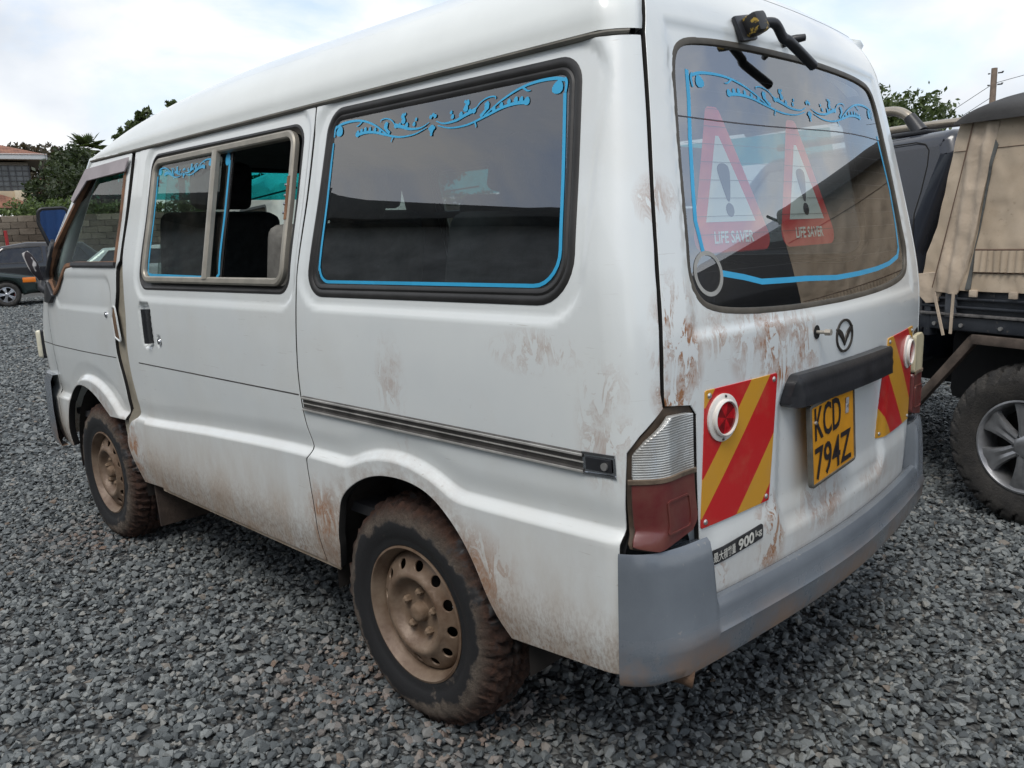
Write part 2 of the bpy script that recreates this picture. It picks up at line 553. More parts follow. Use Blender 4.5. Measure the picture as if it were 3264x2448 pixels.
# loose crushed stone: angular chips, scattered over the yard by geometry nodes
def stone_mat():
    n = NT('crushed_stone'); co = n.coord(); oi = n.n('ShaderNodeObjectInfo')
    tone = n.ramp((oi, 'Random'), [(0, (.046,.053,.057,1)), (.3, (.095,.108,.113,1)), (.62, (.150,.165,.168,1)), (.90, (.235,.25,.247,1)), (.985, (.25,.245,.225,1)), (1, (.17,.13,.10,1))])
    nz = n.ramp(n.noise(55, 5, .6, (co, 'Object')), [(.3, (.72,.72,.72,1)), (.7, (1.2,1.2,1.18,1))])
    c = n.mixc(1.0, tone, nz, 'MULTIPLY')
    # reddish mud around the wheels
    geo = n.n('ShaderNodeNewGeometry')
    tot = None
    for cx, cy, r in ((.30,.80,.42),(-.1,.70,.36),(2.3,.85,.4)):
        d = n.n('ShaderNodeVectorMath', {0: (geo, 'Position'), 1: (cx, cy, 0)}, operation='DISTANCE')
        gq = n.n('ShaderNodeMapRange', {'Value': (d, 'Value'), 'From Min': r*.3, 'From Max': r, 'To Min': .8, 'To Max': 0.0})
        tot = gq if tot is None else n.math('MAXIMUM', tot, gq)
    mk = n.math('MULTIPLY', tot, n.ramp((oi, 'Random'), [(.55, 0.0), (.62, .7), (.75, .05), (.93, .8)]))
    c = n.mixc(mk, c, (.19,.105,.065))
    n.bsdf(c, .72, 0, n.bump(n.noise(90, 5, .7, (co, 'Object')), .35, .004))
    return n.m
STONE = stone_mat()
rs = random.Random(4)
stones = []
for i in range(9):
    bm = bmesh.new()
    sx, sy, sz = 1.0, rs.uniform(.60,.95), rs.uniform(.46,.74)
    for k in range(12):
        v = Vector((rs.gauss(0,1), rs.gauss(0,1), rs.gauss(0,1))).normalized()*rs.uniform(.86,1.0)
        bm.verts.new((v.x*sx*.5, v.y*sy*.5, v.z*sz*.5))
    r_ = bmesh.ops.convex_hull(bm, input=bm.verts)
    for v in [v for v in bm.verts if not v.link_faces]: bm.verts.remove(v)
    me = bpy.data.meshes.new('stone_chip'); bmesh.ops.recalc_face_normals(bm, faces=bm.faces)
    bmesh.ops.bevel(bm, geom=list(bm.edges), offset=.012, segments=1, affect='EDGES')
    bm.to_mesh(me); bm.free(); me.materials.append(STONE)
    so = bpy.data.objects.new('stone_chip', me); stones.append(so)
SC = bpy.data.collections.new('stone_chips')
for so in stones: SC.objects.link(so)
def scatter(name, rects, dens, smin, smax, seed, zjit, rough_tilt):
    V = []; F = []
    for (x0, x1, y0, y1) in rects:
        b = len(V); V += [(x0,y0,0),(x1,y0,0),(x1,y1,0),(x0,y1,0)]; F.append((b,b+1,b+2,b+3))
    o = mesh_obj(name, V, F, STONE, None, smooth=False)
    ng = bpy.data.node_groups.new(name+'_nodes', 'GeometryNodeTree')
    ng.interface.new_socket('Geometry', in_out='INPUT', socket_type='NodeSocketGeometry')
    ng.interface.new_socket('Geometry', in_out='OUTPUT', socket_type='NodeSocketGeometry')
    N = ng.nodes.new; K = ng.links.new
    gi = N('NodeGroupInput'); go = N('NodeGroupOutput')
    dp = N('GeometryNodeDistributePointsOnFaces'); dp.inputs['Density'].default_value = dens; dp.inputs['Seed'].default_value = seed
    ci = N('GeometryNodeCollectionInfo'); ci.inputs['Collection'].default_value = SC; ci.inputs['Separate Children'].default_value = True; ci.inputs['Reset Children'].default_value = True
    ip = N('GeometryNodeInstanceOnPoints'); ip.inputs['Pick Instance'].default_value = True
    rv = N('FunctionNodeRandomValue'); rv.data_type = 'FLOAT_VECTOR'
    rv.inputs[0].default_value = (-rough_tilt, -rough_tilt, 0); rv.inputs[1].default_value = (rough_tilt, rough_tilt, 6.283)
    rsz = N('FunctionNodeRandomValue'); rsz.data_type = 'FLOAT'
    rsz.inputs[2].default_value = 0.0; rsz.inputs[3].default_value = 1.0
    pw_ = N('ShaderNodeMath'); pw_.operation = 'POWER'; pw_.inputs[1].default_value = 1.8
    mr = N('ShaderNodeMapRange'); mr.inputs['To Min'].default_value = smin; mr.inputs['To Max'].default_value = smax
    rz_ = N('FunctionNodeRandomValue'); rz_.data_type = 'FLOAT_VECTOR'; rz_.inputs[0].default_value = (0,0,-zjit); rz_.inputs[1].default_value = (0,0,zjit); rz_.inputs['Seed'].default_value = 5
    sp_ = N('GeometryNodeSetPosition')
    K(gi.outputs[0], dp.inputs['Mesh']); K(dp.outputs['Points'], sp_.inputs['Geometry']); K(rz_.outputs[0], sp_.inputs['Offset'])
    K(sp_.outputs[0], ip.inputs['Points']); K(ci.outputs[0], ip.inputs['Instance'])
    K(rv.outputs[0], ip.inputs['Rotation']); K(rsz.outputs[1], pw_.inputs[0]); K(pw_.outputs[0], mr.inputs['Value']); K(mr.outputs[0], ip.inputs['Scale'])
    K(ip.outputs[0], go.inputs[0])
    md = o.modifiers.new('scatter', 'NODES'); md.node_group = ng
    o['kind'] = 'stuff'; o['label'] = 'loose grey crushed stone covering the yard'; o['category'] = 'gravel'
    return o
scatter('gravel', [(-3.2,4.2,-4.2,3.2)], 3500, .016, .048, 1, .007, .55)
scatter('gravel', [(4.2,11,-7,3.5),(-3.2,4.2,-9,-4.2)], 1000, .026, .064, 2, .008, .5)
scatter('gravel', [(11,26,-12,2)], 260, .04, .09, 3, .01, .4)
from mathutils import noise as mnoise
def wav(a, b, k=2.3, s=0.0): return mnoise.noise(Vector((a*k+s, b*k*.8, s*1.7)))
def rrect(u, v, cu, cv, hu, hv, r):
    dx = abs(u-cu)-hu+r; dy = abs(v-cv)-hv+r
    return math.hypot(max(dx, 0), max(dy, 0))+min(max(dx, dy), 0)-r
# front of the body: plan curve wraps round the nose
XF = [(.30,3.00),(.45,3.07),(.65,3.105),(.90,3.10),(1.02,3.05),(1.12,2.985),(1.2,2.9)]
UF = 2.62; RF = .20; BF = .10
def Pf(u, z):
    if u <= UF: return Pu(u, z)
    W = Ws(UF, z)-.02; s = u-UF; ye = W-RF
    th = 0
    for _ in range(5):
        th = math.atan(2*BF*ye); ye = W-RF*(1-math.sin(th))
    xe = smooth_tab(XF, z)-BF*ye*ye; cx = xe-RF*math.cos(th); L1 = cx-UF; W0 = Ws(UF, z)
    if s <= L1: k = s/max(L1, 1e-6); return (u, W0+(W-W0)*k*k*(3-2*k), z)
    a = (s-L1)/RF; am = PI/2-th
    if a <= am: return (cx+RF*math.sin(a), W-RF+RF*math.cos(a), z)
    y = ye-(s-L1-RF*am); return (smooth_tab(XF, z)-BF*y*y, y, z)
def side_ch(rec=None, seed=0.0, amp=.0011):
    def f(u, v):
        x, y, z = Pf(u, v)
        d = wav(u, v, 2.6, seed)*amp
        if rec:
            for (cu, cv, hu, hv, r, dep, wd) in rec: d -= dep*(1-sstep(0, wd, rrect(u, v, cu, cv, hu, hv, r)))
        return (x, y+d*sstep(-.76, -.66, u), z)
    return f
SIDE = side_ch(None, 0, 0)
def rear_raw(w, z): return (Xrear(-w, z), -w, z)
def rear_ch(w, z):
    x = Xrear(-w, z); a = abs(w)
    d = wav(w, z, 3.1, 9.0)*.0012
    # pressed field round the number plate, step above the bumper, recess of the back window
    d += -.013*(1-sstep(-.012, .03, rrect(w, z, 0, .775, .315, .165, .05)))
    d += .008*sstep(.69, .63, z)*(1-sstep(.55, .62, a))
    hw = smooth_tab([(1.12,.605),(1.25,.60),(1.43,.58),(1.57,.557),(1.71,.53)], z)
    d += -.007*(1-sstep(.0, .028, max(a-hw-.012, abs(z-1.415)-.302)))
    return (x-d, -w, z)
# ---------------------------------------------------------------- van materials
def paint_mat():
    n = NT('white_paint'); co = n.coord()
    sep = n.n('ShaderNodeSeparateXYZ', {0: (co, 'Object')})
    big = n.noise(2.2, 5, .6, (co, 'Object'))
    base = n.ramp(big, [(.3, (.665,.70,.70,1)), (.7, (.735,.765,.75,1))])
    # dust thrown up from the wheels: patchy, heavier low down
    mp = n.n('ShaderNodeMapping', {'Vector': (co, 'Object'), 'Scale': (5, 5, 2.2)})
    d1 = n.noise(1.6, 10, .68, mp)
    low = n.n('ShaderNodeMapRange', {'Value': (sep, 'Z'), 'From Min': .34, 'From Max': .80, 'To Min': 1.0, 'To Max': 0.0})
    m1 = n.math('MULTIPLY', n.math('POWER', low, 1.7), n.ramp(d1, [(.33, 0.0), (.64, 1.0)]), clamp=True)
    c = n.mixc(m1, base, (.34,.235,.15))
    film = n.math('MULTIPLY', n.math('POWER', low, 1.2), .34)
    c = n.mixc(film, c, (.40,.33,.25))
    # mud specks
    sp = n.noise(55, 3, .7, (co, 'Object'))
    m2 = n.math('MULTIPLY', n.ramp(sp, [(.66, 0.0), (.72, 1.0)]), n.ramp(n.noise(4, 4, .6, (co, 'Object')), [(.5, 0.0), (.66, 1.0)]))
    m2 = n.math('MULTIPLY', m2, n.n('ShaderNodeMapRange', {'Value': (sep, 'Z'), 'From Min': .45, 'From Max': 1.25, 'To Min': .9, 'To Max': 0.05}))
    c = n.mixc(m2, c, (.22,.13,.08))
    # smears of red mud: hand-high patches (centre x,y,z ; radii ; strength)
    st = n.n('ShaderNodeMapping', {'Vector': (co, 'Object'), 'Scale': (11, 11, 4.5), 'Rotation': (.25, .3, 0)})
    sn = n.noise(2.6, 9, .66, st, .9)
    sm = n.math('MULTIPLY', n.ramp(sn, [(.470, 0.0), (.51, 1.0), (.56, .4), (.62, 1.0)]), n.ramp(n.noise(7.5, 6, .7, (co, 'Object')), [(.40, .10), (.54, 1.0)]))
    tot = None
    for (cx, cy, cz), (rx, ry, rz), k in (
        ((-.77,.685,1.085),(.09,.075,.14),1.0), ((-.77,.70,1.0),(.08,.06,.08),.9), ((-.80,.56,1.10),(.08,.06,.06),.5),
        ((-.82,.40,1.06),(.1,.13,.10),.75), ((-.82,.24,1.02),(.1,.10,.10),.7), ((-.82,.32,.99),(.1,.05,.05),.8),
        ((-.83,.37,.61),(.1,.07,.10),1.0), ((-.83,.575,.555),(.1,.05,.05),.9), ((-.83,.10,.62),(.1,.14,.07),.6), ((-.83,-.25,.60),(.1,.12,.05),.45),
        ((-.0,.81,.965),(.06,.1,.12),.26), ((-.02,.81,.86),(.03,.1,.11),.2), ((-.50,.81,1.07),(.13,.1,.05),.3), ((-.68,.81,.93),(.07,.1,.14),.3), ((-.75,.70,1.38),(.05,.08,.06),.55),
        ((-.30,.83,.52),(.14,.1,.12),.5), ((.36,.83,.5),(.1,.1,.14),.65), ((1.8,.83,.47),(.12,.1,.18),.8)):
        v = n.n('ShaderNodeVectorMath', {0: (co, 'Object'), 1: (cx, cy, cz)}, operation='SUBTRACT')
        v = n.n('ShaderNodeVectorMath', {0: v, 1: (rx, ry, rz)}, operation='DIVIDE')
        l = n.n('ShaderNodeVectorMath', {0: v}, operation='LENGTH')
        g = n.n('ShaderNodeMapRange', {'Value': (l, 'Value'), 'From Min': .35, 'From Max': 1.15, 'To Min': k, 'To Max': 0.0})
        tot = g if tot is None else n.math('MAXIMUM', tot, g)
    m3 = n.math('MULTIPLY', n.math('MULTIPLY', sm, tot), 1.7, clamp=True)
    c = n.mixc(m3, c, (.30,.125,.042))
    # yellowish run-off haze
    hz = n.math('MULTIPLY', n.ramp(n.noise(3.0, 6, .6, (co, 'Object')), [(.52, 0.0), (.75, .28)]), .6)
    c = n.mixc(hz, c, (.55,.50,.40))
    # mud thrown round the wheel arches
    for wx in (0.0, 2.22):
        dv = n.n('ShaderNodeVectorMath', {0: (co, 'Object'), 1: (1, 0, 1)}, operation='MULTIPLY')
        dd = n.n('ShaderNodeVectorMath', {0: dv, 1: (wx, 0, .31)}, operation='DISTANCE')
        ga = n.n('ShaderNodeMapRange', {'Value': (dd, 'Value'), 'From Min': .385, 'From Max': .50, 'To Min': .78, 'To Max': 0.0})
        ma = n.math('MULTIPLY', n.math('POWER', ga, 1.5), n.ramp(n.noise(17, 9, .75, (co, 'Object')), [(.40, 0.0), (.62, .95)]), clamp=True)
        c = n.mixc(ma, c, (.25,.15,.09))
    # spatter and a dirty fringe along the lower edge
    ed = n.n('ShaderNodeMapRange', {'Value': (sep, 'Z'), 'From Min': .36, 'From Max': .56, 'To Min': 1.0, 'To Max': 0.0})
    me_ = n.math('MULTIPLY', ed, n.ramp(n.noise(26, 9, .75, mp), [(.44, 0.0), (.60, .9)]), clamp=True)
    c = n.mixc(me_, c, (.24,.15,.095))
    dirt = n.math('MAXIMUM', m1, m3)
    rough = n.math('ADD', n.math('MULTIPLY', dirt, .4), n.math('ADD', n.math('MULTIPLY', film, .5), .30), clamp=True)
    bp = n.bump(n.noise(140, 3, .5, (co, 'Object')), .03, .004)
    scv = n.n('ShaderNodeMapping', {'Vector': (co, 'Object'), 'Scale': (5, 5, 130), 'Rotation': (.12, .2, 0)})
    scr = n.math('MULTIPLY', n.ramp(n.noise(2.0, 3, .6, scv), [(.68, 0.0), (.71, 1.0)]), n.ramp(n.noise(3.3, 3, .5, (co, 'Object')), [(.5, 0.0), (.62, .55)]))
    c = n.mixc(scr, c, (.36,.33,.29))
    n.bsdf(c, rough, 0, bp, Coat_Weight=.65, Coat_Roughness=n.math('ADD', n.math('MULTIPLY', dirt, .5), .055))
    return n.m
PAINT = paint_mat()
def glass_mat(name, tint, ior=1.62, rough=.0, dirt=.04):
    n = NT(name); co = n.coord()
    geo = n.n('ShaderNodeNewGeometry')
    iv = n.n('ShaderNodeMapRange', {'Value': (geo, 'Backfacing'), 'To Min': ior, 'To Max': 1/ior})
    fr = n.n('ShaderNodeFresnel', {'IOR': iv})
    tr = n.n('ShaderNodeBsdfTransparent', {'Color': (*tint, 1)})
    gl = n.n('ShaderNodeBsdfGlossy', {'Color': (1, 1, 1, 1), 'Roughness': rough})
    mx = n.n('ShaderNodeMixShader', {0: fr, 1: tr, 2: gl})
    df = n.n('ShaderNodeBsdfDiffuse', {'Color': (.42,.38,.32,1)})
    dn = n.ramp(n.noise(9, 8, .65, (co, 'Object')), [(.4, 0.0), (.8, dirt*2.2)])
    m2 = n.n('ShaderNodeMixShader', {0: dn, 1: mx, 2: df})
    n.surf(m2); return n.m
GLASS = glass_mat('window_glass', (.44,.50,.50), 2.2, dirt=.006)
GLASS_S = glass_mat('sliding_glass', (.55,.62,.60), 1.42, dirt=.02)
GLASS_R = glass_mat('rear_glass', (.74,.78,.78), 3.7, dirt=.004)
GLASS_F = glass_mat('front_glass', (.66,.74,.71), 1.36, dirt=.02)
RUBBER = mat('black_rubber', (.022,.021,.02), .48, var=.35, scale=9, bump=.05)
RUB2 = mat('grey_rubber', (.055,.05,.045), .55, var=.3, scale=12)
TRIM = mat('dark_cabin_trim', (.028,.028,.03), .8, var=.25, scale=6)
BLACKP = mat('black_plastic', (.02,.021,.024), .38, var=.3, scale=10, bump=.05)
GAPM = mat('gap_shade_and_rubber', (.008,.007,.006), .9)  # near-black lips and channels: gap shade put into the colour, plus rubber seal
ALU = mat('weathered_aluminium', (.40,.37,.31), .42, .55, var=.14, scale=16)
CHROME = mat('chrome', (.55,.56,.58), .16, 1.0, var=.15, scale=30)
DKCHROME = mat('tarnished_steel', (.14,.13,.12), .38, .8, var=.4, scale=14)
BLUE = mat('blue_vinyl', (.035,.36,.62), .4, var=.08, scale=8)
FABRIC = mat('seat_fabric', (.045,.046,.05), .9, var=.3, scale=30, bump=.2, bscale=200)
GREYF = mat('grey_seat_fabric', (.16,.155,.14), .9, var=.25, scale=20, bump=.2, bscale=200)
RUST = mat('rusty_steel', (.16,.075,.035), .85, color2=(.30,.16,.085), scale=18, bump=.3, bscale=90)
DIRTY = mat('dirty_jamb_paint', (.30,.27,.21), .7, var=.25, scale=12)
BUMPER = None
def bumper_mat():
    n = NT('grey_bumper'); co = n.coord(); sep = n.n('ShaderNodeSeparateXYZ', {0: (co, 'Object')})
    b = n.ramp(n.noise(5, 6, .6, (co, 'Object')), [(.3, (.112,.128,.148,1)), (.72, (.155,.176,.198,1))])
    low = n.n('ShaderNodeMapRange', {'Value': (sep, 'Z'), 'From Min': .385, 'From Max': .50, 'To Min': 1, 'To Max': 0})
    dm = n.math('MULTIPLY', low, n.ramp(n.noise(6, 8, .7, (co, 'Object')), [(.38, 0.0), (.58, 1.0)]), clamp=True)
    c = n.mixc(dm, b, (.26,.165,.105))
    sc = n.math('MULTIPLY', n.ramp(n.noise(38, 5, .7, (co, 'Object')), [(.63, 0.0), (.7, .45)]), n.ramp(n.noise(5, 3, .5, (co, 'Object')), [(.52, 0.0), (.62, 1.0)]))
    c = n.mixc(sc, c, (.36,.33,.29))
    n.bsdf(c, n.math('ADD', n.math('MULTIPLY', dm, .45), .27), 0, n.bump(n.noise(160, 3, .6, (co, 'Object')), .06, .004), Coat_Weight=.35, Coat_Roughness=.15)
    return n.m
BUMPER = bumper_mat()

# ---------------------------------------------------------------- the van
VAN = empty('minivan', (0,0,0), 0, 'dirty white high-roof minivan with blue scrollwork stickers on its windows', 'van')
def sp(pts): return [(a, b) for a, b in pts]
# front door skin
def densify(pts, n=5):
    return [(p.x, p.y) for p in curve_pts([(a, b, 0) for a, b in pts], n)]
fd_rear = densify([(1.742,1.692),(1.745,1.45),(1.748,1.275)], 4)+densify([(1.775,1.252),(1.782,1.15),(1.815,1.07),(1.85,.97),(1.858,.89),(1.838,.79),(1.83,.71),(1.834,.618)], 4)
fd_arch = densify([(2.0,.612),(2.08,.655),(2.16,.692),(2.26,.716),(2.37,.712),(2.47,.668),(2.55,.60),(2.60,.52),(2.63,.43),(2.64,.375)], 4)
fd_out = fd_rear+fd_arch+[(2.72,.37),(2.72,1.10),(2.66,1.285),(2.40,1.535),(2.215,1.692)]
fd_win = roundpoly([(1.785,1.262),(1.785,1.638),(2.20,1.640),(2.575,1.345),(2.66,1.20),(2.575,1.118),(2.49,1.16),(2.375,1.255),(2.28,1.262)], [.012,.02,.05,.03,.02,.02,.05,.05,.06], 5)
ch_fd = side_ch([(2.2,1.14,.34,.055,.05,.006,.03)], 3.3, .0028)
def ledge_sd(x, z):
    zl = smooth_tab(LED, x); sd_ = z-zl
    for cx_, cz_ in (RC, FC):
        d_ = math.hypot(x-cx_, z-cz_)-.445
        k_ = .018; h_ = max(k_-abs(sd_-d_), 0)/k_
        sd_ = min(sd_, d_)-h_*h_*k_*.25
    return sd_
def ledge_lines(x0, x1):
    out = []
    for c_ in (.06, .030, .022, .0165, .011, .005, -.001, -.007, -.012, -.022):
        pl = []
        for x in np.arange(x0, x1, .008):
            a_, b_ = .45, 1.0
            for _ in range(26):
                m_ = (a_+b_)/2
                if ledge_sd(x, m_) > c_: b_ = m_
                else: a_ = m_
            pl.append((float(x), a_))
        out.append(pl)
    return out
front_door = panel('front_door', fd_out, [fd_win], ch_fd, -1, .013, PAINT, VAN, lipm=GAPM, extra=ledge_lines(1.80, 2.75), lip=.03)
# dirty jamb strip and white pillar between the doors
b_strip = panel('door_jamb', [(1.69,.40),(1.86,.42),(1.88,.60),(1.90,.9),(1.86,1.1),(1.80,1.27),(1.77,1.69),(1.69,1.69)], [], SIDE, -1, .04, DIRTY, VAN, h=-.016, lip=0)
pillar_out = densify([(1.663,1.692),(1.655,1.4),(1.650,1.2),(1.66,.9),(1.637,.70),(1.652,.645),(1.612,.5),(1.577,.362)], 4)+densify([(1.78,.35),(1.812,.43),(1.845,.52),(1.80,.60),(1.725,.66),(1.74,.80),(1.735,.93),(1.705,1.06),(1.705,1.2),(1.722,1.32),(1.712,1.5),(1.706,1.692)], 4)
b_pillar = panel('door_pillar', pillar_out, [], side_ch(None, 1.2, .003), -1, .02, PAINT, VAN, lipm=GAPM, h=-.003)
# sliding door
sd_front = densify([(1.655,1.692),(1.647,1.4),(1.642,1.2),(1.652,.9),(1.629,.70),(1.644,.645),(1.604,.5),(1.569,.362)], 5)
sd_rear = densify([(.410,.362),(.416,.52),(.426,.60),(.434,.677),(.421,.712),(.446,.82),(.450,.93),(.442,1.03),(.430,1.17),(.420,1.45),(.420,1.692)], 5)
SW = [(1.548,1.664),(.476,1.656),(.47,1.172),(1.548,1.168)]
sd_win = roundpoly(SW, .055, 7)
ch_sd = side_ch([(1.51,1.03,.045,.075,.02,.02,.012),(1.405,.972,.012,.018,.011,.006,.01),(1.01,1.415,.56,.27,.07,.007,.028)], 5.1)
sliding_door = panel('sliding_door', sd_front+sd_rear, [sd_win], ch_sd, -1, .012, PAINT, VAN, lipm=GAPM, extra=ledge_lines(.38, 1.68), lip=.025)
# rear quarter with the wheel arch
q_front = densify([(.409,1.692),(.409,1.45),(.419,1.17),(.431,1.03),(.439,.93),(.435,.82),(.411,.712),(.424,.677),(.416,.60),(.406,.52),(.400,.362)], 5)
q_arch = densify([(.335,.358),(.305,.43),(.298,.475),(.280,.55),(.262,.595),(.219,.636),(.149,.675),(.074,.698),(-.006,.706),(-.079,.701),(-.139,.683),(-.195,.647),(-.248,.596),(-.290,.537),(-.322,.476),(-.352,.42),(-.384,.376)], 4)
GAPY = [(.965,.735),(1.06,.735),(1.15,.728),(1.2,.722),(1.373,.695),(1.527,.664),(1.644,.641),(1.70,.629),(1.765,.606),(1.82,.585),(1.86,.565)]
def ugap(z, d=0): return u_of_y(smooth_tab(GAPY, z)+d, z)
lampA = [(-.713,.66),(-.716,.74),(-.727,.885)]
q_lamp = lampA+[(-.727+(ugap(.967)+.727)*k, .885+.083*k**.8) for k in (.33,.66,1.0)]
q_gap = [(ugap(z, .006), z) for z in (1.0,1.06,1.12,1.2,1.28,1.37,1.45,1.53,1.6,1.66,1.692)]
QW = [(.345,1.668),(-.546,1.662),(-.598,1.177),(.365,1.175)]
q_win = roundpoly(QW, [.06,.055,.085,.06], 8)
ch_q = side_ch([(-.11,1.418,.50,.265,.08,.008,.03)], 7.7)
quarter = panel('quarter_panel', q_front+q_arch+[(-.711,.402)]+q_lamp+q_gap, [q_win], ch_q, -1, .012, PAINT, VAN, lipm=GAPM, extra=ledge_lines(-.72, .46), lip=.025)
# dark liner behind the gaps, with the same openings
lin = [(2.66,.74),(1.86,.72),(1.86,.36),(.40,.36),(.40,.74),(-.36,.74),(-.70,.60)]+[(ugap(z, -.03), z) for z in (.99,1.2,1.5,1.70)]+[(2.2,1.70),(2.66,1.26)]
sweep('gap_channel', [(a-.003, b) for a, b in sd_rear], [(-.016,-.020),(.016,-.020)], SIDE, -1, GAPM, VAN, closed=False, capends=False)
sweep('gap_channel', [(a+.003, b) for a, b in sd_front], [(-.016,-.020),(.016,-.020)], SIDE, -1, GAPM, VAN, closed=False, capends=False)
liner = panel('cabin_liner', lin, [sd_win, q_win, fd_win], SIDE, -1, .06, TRIM, VAN, h=-.034, lip=0, bstep=.03)
for o in (front_door, b_pillar, sliding_door, quarter, liner, b_strip): mirror(o, VAN)
# crease line along the flank
crease = sweep('crease_line', [(x, .875) for x in np.linspace(.452, 1.63, 30)], [(-.0022, .0002), (-.0012,.0009), (.0012,.0009), (.0022, .0002)], ch_sd, -1, RUB2, sliding_door, closed=False)
sweep('crease_line', [(x, .877) for x in np.linspace(1.868, 2.98, 30)], [(-.002, .0002), (-.001,.0009), (.001,.0009), (.002, .0002)], ch_fd, -1, RUB2, front_door, closed=False)

# ---------------------------------------------------------------- side windows
def gasket(name, loop, ch, parent, m=RUBBER, w=1.0):
    return sweep(name, resample(ccw(loop), .02), [(.010*w,-.004),(.009*w,.001),(.002,.004),(-.006*w,.003),(-.011*w,-.001),(-.016*w,.0015),(-.024*w,0),(-.030*w,-.006),(-.030*w,-.016)], ch, -1, m, parent)
def glass(name, loop, ch, parent, m=GLASS, h=-.010, sgn=-1):
    return panel(name, loop, [], ch, sgn, .05, m, parent, h=h, lip=.004, edge=.0005, bstep=.03)
gasket('window_gasket', q_win, ch_q, quarter)
q_in = offset2(ccw(resample(q_win, .02)), -.022)
qglass = glass('window_pane', q_in, SIDE, quarter)
sw_in = offset2(ccw(resample(sd_win, .02)), -.004)
sweep('window_gasket', resample(ccw(sd_win), .02), [(.004,-.006),(.003,.001),(-.004,.002),(-.012,-.006),(-.022,-.010)], ch_sd, -1, RUBBER, sliding_door)
SF = [(1.522,1.642),(.522,1.640),(.502,1.200),(1.518,1.200)]
sf = roundpoly(SF, .045, 7)
sweep('window_frame', resample(ccw(sf), .02), [(.008,-.016),(.007,-.003),(.001,.001),(-.012,.0),(-.016,-.004),(-.018,-.018)], SIDE, -1, ALU, sliding_door)
sweep('window_post', [(.999,1.21),(1.02,1.634)], [(-.018,-.012),(-.017,.002),(-.006,.0045),(.006,.0045),(.017,.002),(.018,-.012)], SIDE, -1, ALU, sliding_door, closed=False)
fixed = roundpoly([(1.512,1.634),(1.012,1.634),(.992,1.208),(1.506,1.208)], [.04,.005,.005,.04], 5)
glass('window_pane', fixed, SIDE, sliding_door, GLASS_S, h=-.012)
slid = roundpoly([(1.44,1.630),(.938,1.630),(.925,1.210),(1.43,1.210)], .02, 5)
slidp = glass('window_pane', slid, SIDE, sliding_door, GLASS_S, h=-.024)
sweep('pane_edge', [(.928,1.214),(.940,1.628)], [(-.006,-.023),(0,-.021),(.006,-.023),(.006,-.029),(-.006,-.029)], SIDE, -1, RUBBER, sliding_door, closed=False)
for zz in (1.405,1.43,1.455,1.485): mesh_o = lathe('frame_rivet', [(0,.004),(.004,.003),(.005,0)], CHROME, sliding_door, 10); mesh_o.location = Vector(SIDE(.519+(zz-1.2)*.045, zz))+Vector((0,.001,0)); mesh_o.rotation_euler = (0,0,0)
sweep('latch_plate', [(.517,1.385),(.5235,1.51)], [(-.007,.0),(-.007,.002),(.007,.002),(.007,0)], SIDE, -1, RUST, sliding_door, closed=False)
# front door glass, frame, rain visor, belt moulding
fdl = ccw(resample(fd_win, .02))
sweep('window_frame', fdl, [(.012,.001),(.006,.005),(-.010,.004),(-.014,-.012)], SIDE, -1, mat('brown_rusted_frame', (.10,.052,.03), .7, color2=(.24,.12,.06), scale=14), front_door)
glass('window_pane', offset2(fdl, -.008), SIDE, front_door, GLASS_F, h=-.012)
visor = [(1.735,1.672),(2.205,1.664),(2.36,1.545),(2.33,1.53),(2.18,1.615),(1.76,1.622)]
panel('rain_visor', visor, [], SIDE, -1, .03, mat('faded_visor', (.36,.32,.33), .5, var=.12, scale=9), front_door, h=.016, lip=.006)
sweep('belt_moulding', [(1.775,1.262),(2.28,1.264)], [(-.006,.002),(-.006,.012),(.008,.013),(.016,.003)], SIDE, -1, BLACKP, front_door, closed=False)
# mirrored windows on the far side
RQ = [o for o in VAN.children if o.name.startswith('quarter_panel')][1]
RS = [o for o in VAN.children if o.name.startswith('sliding_door')][1]
RD = [o for o in VAN.children if o.name.startswith('front_door')][1]
for src, dst in ((quarter, RQ), (front_door, RD)):
    for ch_ in list(src.children):
        if ch_.name.split('.')[0] in ('window_gasket', 'window_frame', 'window_pane'): mirror(ch_, dst)
for ch_ in list(sliding_door.children):
    if ch_.name.split('.')[0] in ('window_gasket', 'window_frame', 'window_post'): mirror(ch_, RS)
for lp_, hh_ in ((fixed, -.0125), (roundpoly([(1.02,1.634),(.53,1.634),(.512,1.208),(1.0,1.208)], [.005,.04,.04,.005], 5), -.02)):
    tmp = glass('window_pane', lp_, SIDE, sliding_door, h=hh_); mirror(tmp, RS); bpy.data.objects.remove(tmp)
TEAL = glass_mat('teal_film', (.02,.42,.45), 1.2, dirt=.12)
tf = panel('tint_strip', [(1.50,1.625),(.54,1.625),(.535,1.515),(1.50,1.515)], [], SIDE, -1, .06, TEAL, sliding_door, h=-.027, lip=0)
mirror(tf, RS); bpy.data.objects.remove(tf)
tf = panel('tint_strip', [(.30,1.625),(-.48,1.625),(-.49,1.53),(.30,1.53)], [], SIDE, -1, .06, TEAL, quarter, h=-.027, lip=0)
mirror(tf, RQ); bpy.data.objects.remove(tf)

